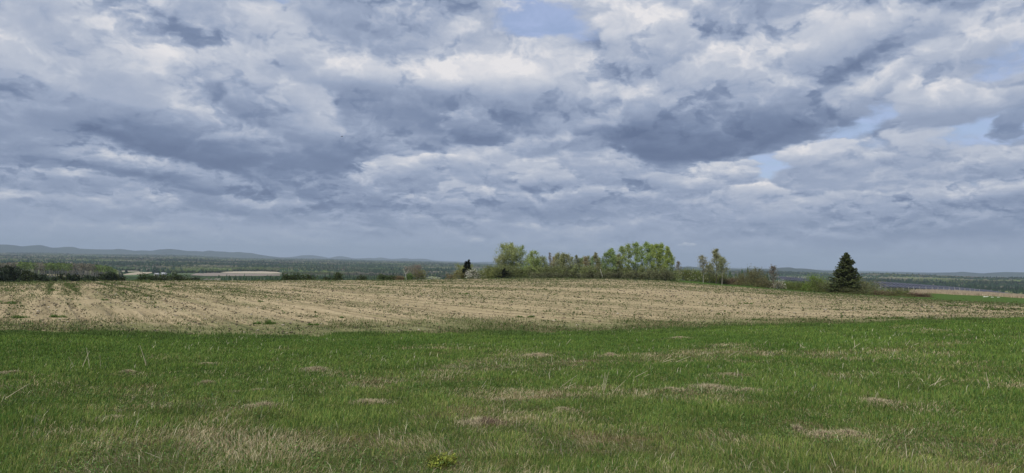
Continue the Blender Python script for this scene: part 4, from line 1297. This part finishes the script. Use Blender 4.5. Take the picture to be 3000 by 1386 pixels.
def meadow_grass():
    mb = MB()
    n = 1000000
    x, y, D = scatter(n, 1.35, extra=.25)
    z = zxy(x, y)
    dry = dryness(x, y)
    keep = rng.uniform(0, 1, len(x)) > dry * .55
    x, y, z, D, dry = x[keep], y[keep], z[keep], D[keep], dry[keep]
    n = len(x)
    tuft = fbm(x * 1.9, y * 1.9, 81, 3); mead = fbm(x * .35, y * .35, 83, 3)
    h = (.036 + .060 * np.clip(tuft * 1.8 - .45, 0, 1) + .035 * rng.uniform(0, 1, n)) * (1 - dry * .35)
    h *= np.interp(D, [4, 14, 24], [.68, .85, 1.0])
    w = np.maximum(.0026, .00052 * D) * rng.uniform(.7, 1.4, n)
    lean = np.clip(rng.gamma(2.2, .17, n), .03, .95)
    head = np.where(rng.uniform(size=n) < .5, rng.uniform(0, 6.28, n), rng.normal(.5, .9, n))
    g1 = np.array((.064, .118, .020)); g2 = np.array((.105, .165, .034)); g3 = np.array((.042, .098, .024)); yl = np.array((.20, .20, .07))
    t = np.clip(mead * 1.5 - .25 + rng.normal(size=n) * .18, 0, 1)[:, None]
    col = g1 * (1 - t) + g2 * t
    nearer = np.interp(D, [7, 15], [1., 0.])[:, None]
    col = col * (1 - nearer) * np.array((1.06, 1.0, .98)) + col * nearer * np.array((1.22, 1.0, 1.20))
    k = (rng.uniform(size=n) < .22)[:, None]; col = np.where(k, g3, col)
    k = (rng.uniform(size=n) < np.interp(D, [6, 14, 18], [.12, .06, .02]) + .25 * dry)[:, None]; col = np.where(k, yl, col)
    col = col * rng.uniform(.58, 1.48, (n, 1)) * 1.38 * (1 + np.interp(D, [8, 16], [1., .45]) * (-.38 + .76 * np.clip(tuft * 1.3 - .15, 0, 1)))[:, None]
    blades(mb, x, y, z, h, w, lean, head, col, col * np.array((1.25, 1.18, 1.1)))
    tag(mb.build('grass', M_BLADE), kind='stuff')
    # dead thatch, matted in patches
    mb = MB()
    x, y, D = scatter(690000, 1.35)
    dry = dryness(x, y)
    keep = rng.uniform(0, 1, len(x)) < np.interp(D, [5, 13, 18], [.12, .10, .04]) + .80 * dry
    x, y, D, dry = x[keep], y[keep], D[keep], dry[keep]; n = len(x)
    z = zxy(x, y)
    h = rng.uniform(.03, .080, n); w = np.maximum(.0022, .00045 * D) * rng.uniform(.7, 1.4, n)
    lean = np.clip(rng.normal(.90, .2, n), .15, .995)
    th = fbm(x * .9, y * .9, 91, 3) * 12
    head = th + rng.normal(size=n) * .8
    c1 = np.array((.37, .30, .18)); c2 = np.array((.52, .45, .30)); c3 = np.array((.21, .145, .085))
    t = rng.uniform(0, 1, (n, 1)); col = np.where(t < .5, c1, np.where(t < .8, c2, c3)) * rng.uniform(.7, 1.2, (n, 1))
    blades(mb, x, y, z, h, w, lean, head, col)
    tag(mb.build('dead_grass', M_STRAW), kind='stuff')
    # small leafy herbs between the blades
    mb = MB()
    x, y, D = scatter(42000, 1.3)
    hb = fbm(x * .7, y * .7, 99, 3)
    keep = rng.uniform(0, 1, len(x)) < np.clip((hb - .42) * 5, .05, 1)
    x, y, D = x[keep], y[keep], D[keep]
    m = 3
    cen = np.stack([np.repeat(x, m), np.repeat(y, m), np.repeat(zxy(x, y), m)], 1) + rng.normal(size=(len(x) * m, 3)) * (.03, .03, .0)
    cen[:, 2] += rng.uniform(.04, .12, len(cen))
    leaf_quads(mb, cen, .018, (.115, .180, .048), .35, up=1.2)
    tag(mb.build('clover', M_BLADE), kind='stuff')
    # pale dead stems standing singly
    mb = MB()
    x, y, D = scatter(5200, 1.0)
    st = fbm(x * .3, y * .5, 103, 3)
    keep = rng.uniform(0, 1, len(x)) < np.clip((st - .40) * 4, .04, 1)
    x, y, D = x[keep], y[keep], D[keep]; n = len(x); z = zxy(x, y)
    blades(mb, x, y, z, rng.uniform(.05, .15, n), np.maximum(.0030, .0006 * D), np.clip(rng.gamma(3, .20, n), .05, .98), rng.normal(.4, 1.2, n),
           np.array((.56, .52, .37)) * rng.uniform(.7, 1.15, (n, 1)))
    tag(mb.build('dead_stems', M_STRAW), kind='stuff')
    # rank fringe where the mown grass meets the tilled soil
    mb = MB()
    n = 30000
    az = rng.uniform(-.74, .74, n)
    D = np.interp(az, AZ, B1) + 2.6 * (fbm(az * 22, az * 0, 3, 5) - .5) + rng.normal(size=n) * .6 - .2
    x, y = D * np.sin(az), D * np.cos(az); cl = fbm(x * .9, y * .9, 111, 3)
    keep = cl > .42; x, y, D, cl = x[keep], y[keep], D[keep], cl[keep]; n = len(x)
    blades(mb, x, y, zxy(x, y), .06 + .26 * np.clip(cl - .42, 0, .3) * rng.uniform(.6, 1.2, n), np.full(n, .022), np.clip(rng.gamma(2, .15, n), .02, .9), rng.uniform(0, 6.28, n),
           np.array((.105, .165, .040)) * rng.uniform(.6, 1.35, (n, 1)))
    tag(mb.build('tall_grass', M_BLADE), kind='stuff')
meadow_grass()

# ------------------------------------------------------------------ single dead tufts, stalks and the leafy plant
def dead_tuft(px, py, wpx, label, dark=0., tall=1.):
    x0, y0, z0 = ground_hit(px, py)
    D = math.hypot(x0, y0); r = wpx / FPX * D * .5
    n = int(900 + 5200 * min(r, .6))
    th = rng.uniform(0, 6.28, n); q = np.minimum(np.abs(rng.normal(size=n)) * np.where(rng.uniform(size=n) < .5, .65, 1.5), 2.6) * r
    ca, sa = x0 / D, y0 / D
    lx, ly = np.cos(th) * q * 1.15, np.sin(th) * q * .8
    x = x0 + lx * sa + ly * ca; y = y0 - lx * ca + ly * sa
    ok = fbm(x * 2.3, y * 2.9, int(px), 4, .6) + .10 * np.exp(-(q / r) ** 2) > .47
    x, y, lx, ly, q, th = x[ok], y[ok], lx[ok], ly[ok], q[ok], th[ok]; n = len(x)
    h = rng.uniform(.025, .085, n) * tall * np.clip(1.1 - .4 * q / r, .4, 1.1)
    col = np.where((lx > 0)[:, None] & (rng.uniform(size=n) < dark)[:, None], np.array([(.17, .12, .085)]), np.array([(.50, .43, .28)])) * rng.uniform(.55, 1.3, (n, 1))
    mb = MB(); blades(mb, x - x0, y - y0, zxy(x, y) - z0, h, np.maximum(.004, .0007 * D) * np.ones(n), np.clip(rng.gamma(4, .14, n), .1, .98), np.arctan2(-lx * ca, lx * sa) + rng.normal(size=n) * 1.3, col)
    root = empty('dead_grass_tuft', (x0, y0, z0), label, 'dead grass tuft', 'dead grass tufts in the meadow')
    mb.build('leaves', M_STRAW, root)

for a in (
    (1412, 1246, 105, 'large brown matted tuft of dead grass near the bottom middle, pale on its left side', .75, 1.25),
    (2140, 1104, 95, 'low brown dome of dead grass in the green right of the middle', .5, .9),
    (1965, 1146, 90, 'long pale mat of dead grass, left one of the pale line right of the middle', 0, .8),
    (2075, 1140, 110, 'palest bristling mat of dead straw, middle of the pale line right of the middle', 0, 1.1),
    (2190, 1148, 90, 'right end of the pale line of dead straw right of the middle', 0, .8),
    (690, 1155, 110, 'dead grass mat left of the middle, left one of a line', .1, .8), (760, 1150, 80, 'dead grass mat left of the middle, right one of a line', .1, .8),
    (775, 1196, 90, 'bristly dead grass tuft just below the mats left of the middle', .15, 1.1),
    (1075, 1184, 110, 'pale dead grass mat in the middle left of the large brown tuft', 0, .9),
    (925, 1088, 80, 'sparse bristly dead tuft in the dark green grass left of the middle', .1, 1.2),
    (602, 1071, 60, 'small flat pale tuft in the far dark green grass on the left', 0, .8),
    (605, 1128, 42, 'small thin dead tuft above the mats left of the middle', .2, 1.), (375, 1096, 34, 'small pointed dead tuft in the far grass at the left', 0, 1.),
    (100, 1230, 90, 'flat brown dead patch at the left edge', .3, .7), (40, 1098, 70, 'brown dead tuft at the far left edge', .4, .9),
    (2430, 1228, 110, 'brown dead grass mat low at the right', .3, .8), (2565, 1182, 100, 'pale dead grass mat at the right, with short upright blades', .1, .9),
    (2410, 1282, 70, 'pale tangled dead tuft near the bottom right', .1, 1.), (2485, 1277, 60, 'pale dead tuft right of the tangled one near the bottom right', .1, .9),
    (2330, 1265, 36, 'small pointed dead tuft left of the tangled one near the bottom right', .1, 1.1),
    (1575, 1046, 70, 'bristly pale dead tuft in the far grass at the middle', 0, 1.2), (1788, 1046, 32, 'small pale tuft in the far grass right of the middle', 0, 1.3),
    (1990, 993, 60, 'pale dead tuft by the field edge right of the middle', 0, 1.), (1465, 1176, 60, 'dead tuft above the large brown tuft', .1, .9),
    (1650, 1205, 80, 'thin low dead mat right of the large brown tuft', .2, .7), (330, 1232, 110, 'pale mat with bristles left of the bottom left', .05, .8),
): dead_tuft(*a)

def stalks(px, py, segs, label, r=.0034):
    """dead weed stalks drawn from their own foot: each (foot dx, tip dx, tip dy) in photograph pixels at that distance"""
    x0, y0, z0 = ground_hit(px, py); D = math.hypot(x0, y0); k = D / FPX
    root = empty('dead_stalk', (x0, y0, z0), label, 'dead stalk', 'dead weed stalks in the meadow')
    ca, sa = x0 / D, y0 / D
    for (fx, tx, ty) in segs:
        p = []
        dep = rng.uniform(-.12, .12)
        for f in np.linspace(0, 1, 5):
            s = (fx + (tx - fx) * f) * k; up = ty * k * f * (1.02 - .06 * f)
            q = dep * f + .02
            p.append((s * sa + q * ca, -s * ca + q * sa, up - .02 * (f == 0)))
        mb = MB(); mb.tube(p, np.linspace(r, r * .5, 5) * max(1, D / 9), 5, np.array((.58, .51, .36)) * rng.uniform(.75, 1.1))
        mb.build('stem', M_STRAW, root)
for a in (
    (1770, 1150, [(-6, 2, 57), (0, 12, 62), (-2, 5, 50), (-120, -80, 28), (25, 60, 42), (80, 95, 8)], 'tallest cluster of pale dead stalks standing in the middle right of the meadow'),
    (1650, 1142, [(-16, 40, 42), (14, 22, 18)], 'long pale stalk leaning to the right, left of the tallest stalk cluster'),
    (1840, 1112, [(-5, 14, 24), (8, 55, 30), (30, 60, 18)], 'pale stalks leaning right, right of the tallest stalk cluster'),
    (1965, 1068, [(-35, 10, 18), (0, 55, 26), (20, 60, 10), (-10, 20, 8)], 'tangle of grey dead stalks lying aslant above the tallest cluster'),
    (1410, 1144, [(-4, 14, 24), (4, 12, 12)], 'short forked dead stalk left of the tallest cluster'),
    (430, 1076, [(0, -18, 58), (2, -6, 30)], 'tall thin bent stalk standing alone in the far grass at the left'),
    (255, 1082, [(-12, 4, 46), (6, -3, 54), (30, 26, 40), (-25, -40, 34)], 'group of pale curled stalks in the far grass at the far left'),
    (25, 1180, [(-20, 40, 42), (38, 42, 20)], 'white-tipped stalk leaning at the left edge'),
    (1660, 1014, [(-4, 12, 20)], 'single short stalk by the far edge of the grass'),
    (2150, 1050, [(-20, 12, 22), (2, 16, 18)], 'pale stalks in the far grass at the right of the middle'),
    (2350, 1026, [(-15, 10, 10), (10, -6, 14), (15, 32, 6)], 'yellowish curved dead stalk in the far grass at the right'),
    (2505, 1024, [(-8, 12, 16), (0, -2, 24), (20, 32, 8)], 'upright forked dead stalk in the far grass at the right'),
    (2660, 1016, [(-6, 6, 18), (4, 24, 12)], 'yellow dead stalk with a bent top at the far right'),
    (2740, 1140, [(-20, 22, 26), (-6, 12, 30), (4, 26, 16)], 'pale stalks leaning right in the tall green at the right edge'),
    (2900, 1148, [(0, -8, 46)], 'single tall thin stalk near the right edge'),
    (2445, 1378, [(0, -18, 52), (6, -10, 40)], 'dark forked stalk at the bottom edge right of the middle'),
    (2650, 1352, [(0, -14, 34), (6, 2, 40), (14, 20, 26)], 'pale upright stalks at the bottom right'),
    (1940, 1062, [(-4, 26, 20)], 'pale short stalk behind the grey tangle'),
    (480, 1350, [(0, -45, 28)], 'pale stem lying aslant at the bottom left'),
    (745, 1385, [(0, 10, 40)], 'thin green-white stalk at the bottom edge left of the middle'),
    (1480, 1216, [(0, -6, 40), (-2, 8, 14)], 'thin branched dead stalk right above the large brown tuft'),
): stalks(*a)

def leafy_plant():
    x0, y0, z0 = ground_hit(1293, 1372); D = math.hypot(x0, y0); k = D / FPX
    root = empty('leafy_plant', (x0, y0, z0), 'low bushy yellow-green leafy plant at the bottom edge left of the middle', 'plant')
    sm, lm = MB(), MB()
    for j in range(46):
        a = rng.uniform(0, 6.28); q = rng.uniform(0, 1) ** .6
        R_ = 56 * k * q
        tip = np.array([math.cos(a) * R_ * 1.0, math.sin(a) * R_ * .7, (46 - 24 * q) * k * rng.uniform(.75, 1.1)])
        base = np.array([tip[0] * .3, tip[1] * .3, -.01])
        sm.tube([base, (base + tip) / 2 + (0, 0, .01), tip], [.003, .0025, .0015], 4, (.14, .10, .04))
        n = 16
        f = rng.uniform(.45, 1.05, n)[:, None]
        cen = base + (tip - base) * f + rng.normal(size=(n, 3)) * .013
        leaf_quads(lm, cen, .022, np.array((.30, .34, .07)) * (1.1 if rng.uniform() < .7 else .6), .3, up=.9)
    sm.build('stems', M_BARK, root); lm.build('leaves', M_LEAF, root)
leafy_plant()

# ------------------------------------------------------------------ clods and weeds of the tilled field
def field_points(n, power=1.0):
    az = rng.uniform(-.76, .76, n)
    lo = np.interp(az, AZ, B1) + .6; hi = np.interp(az, AZ, B2) - .5
    u = rng.uniform(0, 1, n)
    e = 2 - power
    D = (lo ** e + u * (hi ** e - lo ** e)) ** (1 / e)
    return D * np.sin(az), D * np.cos(az), D

def rowco(x, y):
    c, s = math.cos(R(33)), math.sin(R(33))
    return x * c + y * s, -x * s + y * c

def field_litter():
    mb = MB()
    x, y, D = field_points(70000, 1.05)
    u, v = rowco(x, y)
    keep = rng.uniform(size=len(x)) < np.clip(.25 + 1.6 * (fbm(u * .6, v * .06, 121, 3) - .38) * 3, .1, 1)
    x, y, D = x[keep], y[keep], D[keep]; n = len(x); z = zxy(x, y)
    r = np.minimum(rng.gamma(1.4, .010, n) + .007, .06) * np.interp(D, [20, 60, 190], [.8, 1.3, 2.2])
    V = BV[None] * rng.uniform(.6, 1.35, (n, 12, 1)) * np.array([1.25, 1.0, .75])
    P = np.stack([x[:, None] + V[..., 0] * r[:, None], y[:, None] + V[..., 1] * r[:, None], z[:, None] + (V[..., 2] + .35) * r[:, None]], -1).reshape(-1, 3)
    F = (BF[None] + (np.arange(n) * 12)[:, None, None]).reshape(-1, 3)
    tone = rng.uniform(0, 1, (n, 1))
    c = np.where(tone < .40, np.array([(.28, .225, .14)]), np.where(tone < .88, np.array([(.105, .088, .055)]), np.array([(.42, .37, .28)]))) * rng.uniform(.75, 1.2, (n, 1))
    mb.add(P, t=F, c=np.repeat(c, 12, 0))
    tag(mb.build('soil_clods', M_PAINT), kind='stuff')
    # thin grass creeping from the meadow into the tilled soil
    mb = MB()
    n = 60000
    az = rng.uniform(-.76, .76, n); off = rng.gamma(1.6, 2.6, n)
    D = np.interp(az, AZ, B1) + off; x, y = D * np.sin(az), D * np.cos(az)
    cl = fbm(x * .35, y * .35, 151, 4) + .10 * np.exp(-off / 2.)
    keep = rng.uniform(size=n) < np.clip((cl - .47) * 6, .03, 1)
    x, y, D = x[keep], y[keep], D[keep]; n = len(x)
    blades(mb, x, y, zxy(x, y), rng.uniform(.03, .11, n), np.full(n, .016), np.clip(rng.gamma(2, .2, n), .02, .95), rng.uniform(0, 6.28, n),
           np.where(rng.uniform(size=(n, 1)) < .68, np.array([(.085, .125, .034)]), np.array([(.26, .21, .12)])) * rng.uniform(.7, 1.3, (n, 1)))
    tag(mb.build('grass', M_BLADE), kind='stuff')
    # seedling weeds in streaks along the rows
    mb = MB()
    x, y, D = field_points(150000, 1.15)
    u, v = rowco(x, y)
    row = fbm(u * .75, v * .03, 131, 4); pat = fbm(x * .05, y * .05, 137, 4)
    edge = np.clip(1 - (D - np.interp(np.arctan2(x, y), AZ, B1)) / 8., 0, 1)
    far = np.clip((D - 110) / 60, 0, 1)
    s = row * .85 + pat * .27 + edge * .22 + far * .05
    keep = rng.uniform(size=len(x)) < np.clip((s - .55) * 5, .03, .8)
    x, y, D = x[keep], y[keep], D[keep]
    # green lines left by the wheels, running with the rows
    us = np.cumsum(rng.uniform(5, 15, 24)) - 125
    us = np.concatenate([us, us + 1.9])
    lu = np.repeat(us, 2600) + rng.normal(size=len(us) * 2600) * .16; lv = rng.uniform(-20, 240, len(lu))
    lk = fbm(lu * .05, lv * .045, 141, 3) + rng.normal(size=len(lu)) * .04 > .47
    lu, lv = lu[lk], lv[lk]
    c_, s_ = math.cos(R(33)), math.sin(R(33))
    lx_, ly_ = lu * c_ - lv * s_, lu * s_ + lv * c_
    la, lD = np.arctan2(lx_, ly_), np.hypot(lx_, ly_)
    ok = (np.abs(la) < .76) & (lD > np.interp(la, AZ, B1) + 1) & (lD < np.interp(la, AZ, B2) - 1)
    x, y, D = np.concatenate([x, lx_[ok]]), np.concatenate([y, ly_[ok]]), np.concatenate([D, lD[ok]])
    n = len(x); z = zxy(x, y)
    m = 6
    rr = np.repeat(np.minimum(rng.gamma(1.3, .026, n) + .012, .14), m)[:, None] * np.repeat(np.interp(D, [20, 60, 190], [.8, 1.4, 2.6]), m)[:, None]
    cen = np.stack([np.repeat(x, m), np.repeat(y, m), np.repeat(z, m)], 1) + rng.normal(size=(n * m, 3)) * rr * (1, 1, .25)
    cen[:, 2] = np.repeat(z, m) + np.abs(rng.normal(size=n * m)) * rr[:, 0] * .7 + .01
    leaf_quads(mb, cen, np.minimum(rr * .66, .20), (.085, .115, .036), .4, up=.6)
    tag(mb.build('weeds', M_BLADE), kind='stuff')
field_litter()

def weed_clump(px, py, wpx, hpx, label, col=(.085, .145, .030)):
    x0, y0, z0 = ground_hit(px, py); D = math.hypot(x0, y0); k = D / FPX
    root = empty('weed_clump', (x0, y0, z0), label, 'weed clump', 'green weed clumps in the tilled field')
    w, h = wpx * k, hpx * k
    m = max(3, int(wpx / 7))
    cx_, q_ = rng.uniform(-.5, .5, m) * w * .8, rng.uniform(.45, 1., m)      # several plants of unequal size
    n = 170 + 12 * m
    i = rng.integers(0, m, n)
    s_ = np.minimum(h * 1.1, w * .3) * q_[i]
    ca, sa = x0 / D, y0 / D
    lx = cx_[i] + rng.normal(size=n) * s_ * .6; ly = rng.normal(size=n) * np.maximum(s_ * .8, .05 * w)
    x = x0 + lx * sa + ly * ca; y = y0 - lx * ca + ly * sa
    far = np.exp(-((lx - cx_[i]) / (s_ * .9 + 1e-6)) ** 2)
    mb = MB()
    blades(mb, x - x0, y - y0, zxy(x, y) - z0, h * q_[i] * (.15 + .85 * far) * rng.uniform(.6, 1.1, n), np.full(n, max(.010, .9 * k)), np.clip(rng.gamma(2, .2, n), .02, .9), rng.uniform(0, 6.28, n),
           np.array(col) * rng.uniform(.7, 1.35, (n, 1)))
    cen = np.stack([x - x0, y - y0, zxy(x, y) - z0 + h * q_[i] * far * rng.uniform(.1, .8, n)], 1)
    leaf_quads(mb, cen, 2.6 * k, np.array(col) * 1.25, .35, up=.8)
    mb.build('leaves', M_BLADE, root)
for a in ((790, 950, 44, 17, 'largest bright green weed clump standing in the near part of the tilled field'), (755, 950, 28, 11, 'green weed clump just left of the largest one'),
          (1540, 930, 60, 8, 'long flat green weed clump in the middle of the field'), (920, 953, 34, 8, 'flat weed clump right of the largest one by the grass edge'),
          (310, 880, 20, 7, 'small round weed clump in the left part of the field'), (476, 841, 44, 6, 'long dark weed clump near the far left edge of the field'),
          (154, 852, 34, 6, 'dark weed clump in the far left corner of the field'), (22, 890, 44, 10, 'green weed clump on the track at the left edge'), (45, 932, 60, 10, 'green weed clump low at the left edge of the field'),
          (170, 930, 36, 10, 'green weed clump near the left corner of the grass edge'), (763, 884, 14, 5, 'tiny weed clump in the left half of the field'), (2105, 922, 10, 8, 'tiny upright weed clump in the right half of the field'),
          (2175, 890, 60, 5, 'long flat weed clump in the upper right of the field'), (2260, 862, 46, 4, 'flat weed clump near the upper right edge of the field'), (1360, 862, 40, 5, 'flat weed clump below the crest near the middle'),
          (2800, 897, 90, 6, 'long green weed streak at the far right of the field'), (2930, 909, 90, 6, 'lower long green weed streak at the far right of the field'), (2600, 934, 110, 7, 'broad flat weed streak by the grass edge at the right'),
          (2210, 938, 60, 7, 'flat weed clump by the grass edge right of the middle'), (1010, 932, 24, 6, 'small weed clump below the middle left of the field')): weed_clump(*a)

SUN_W = 3.4
HAZE = 5.5e-5
HAZE_COL = (.55, .65, .81)
scene.view_settings.exposure = .16
# ------------------------------------------------------------------ sun and air
sd = bpy.data.lights.new('sun', 'SUN'); sd.energy = SUN_W; sd.angle = R(.55); sd.color = (1, .955, .88)
so = bpy.data.objects.new('sun', sd); COL.objects.link(so)
_d = Vector((math.sin(SUN_AZ) * math.cos(SUN_EL), math.cos(SUN_AZ) * math.cos(SUN_EL), math.sin(SUN_EL)))
so.rotation_euler = _d.to_track_quat('Z', 'Y').to_euler(); so.location = (0, -20, 60)

if HAZE:
    hb = MB(); hb.box((-46000, -46000, -620), (46000, 46000, 420))
    hm, g = mat('haze_air')
    pv = g.n('ShaderNodeVolumePrincipled')
    pv.inputs['Color'].default_value = (*HAZE_COL, 1)
    pv.inputs['Density'].default_value = HAZE
    pv.inputs['Anisotropy'].default_value = .0
    o = g.n('ShaderNodeOutputMaterial'); g.t.links.new(pv.outputs[0], o.inputs['Volume'])
    tag(hb.build('haze', hm), kind='stuff')
    scene.cycles.volume_bounces = 1
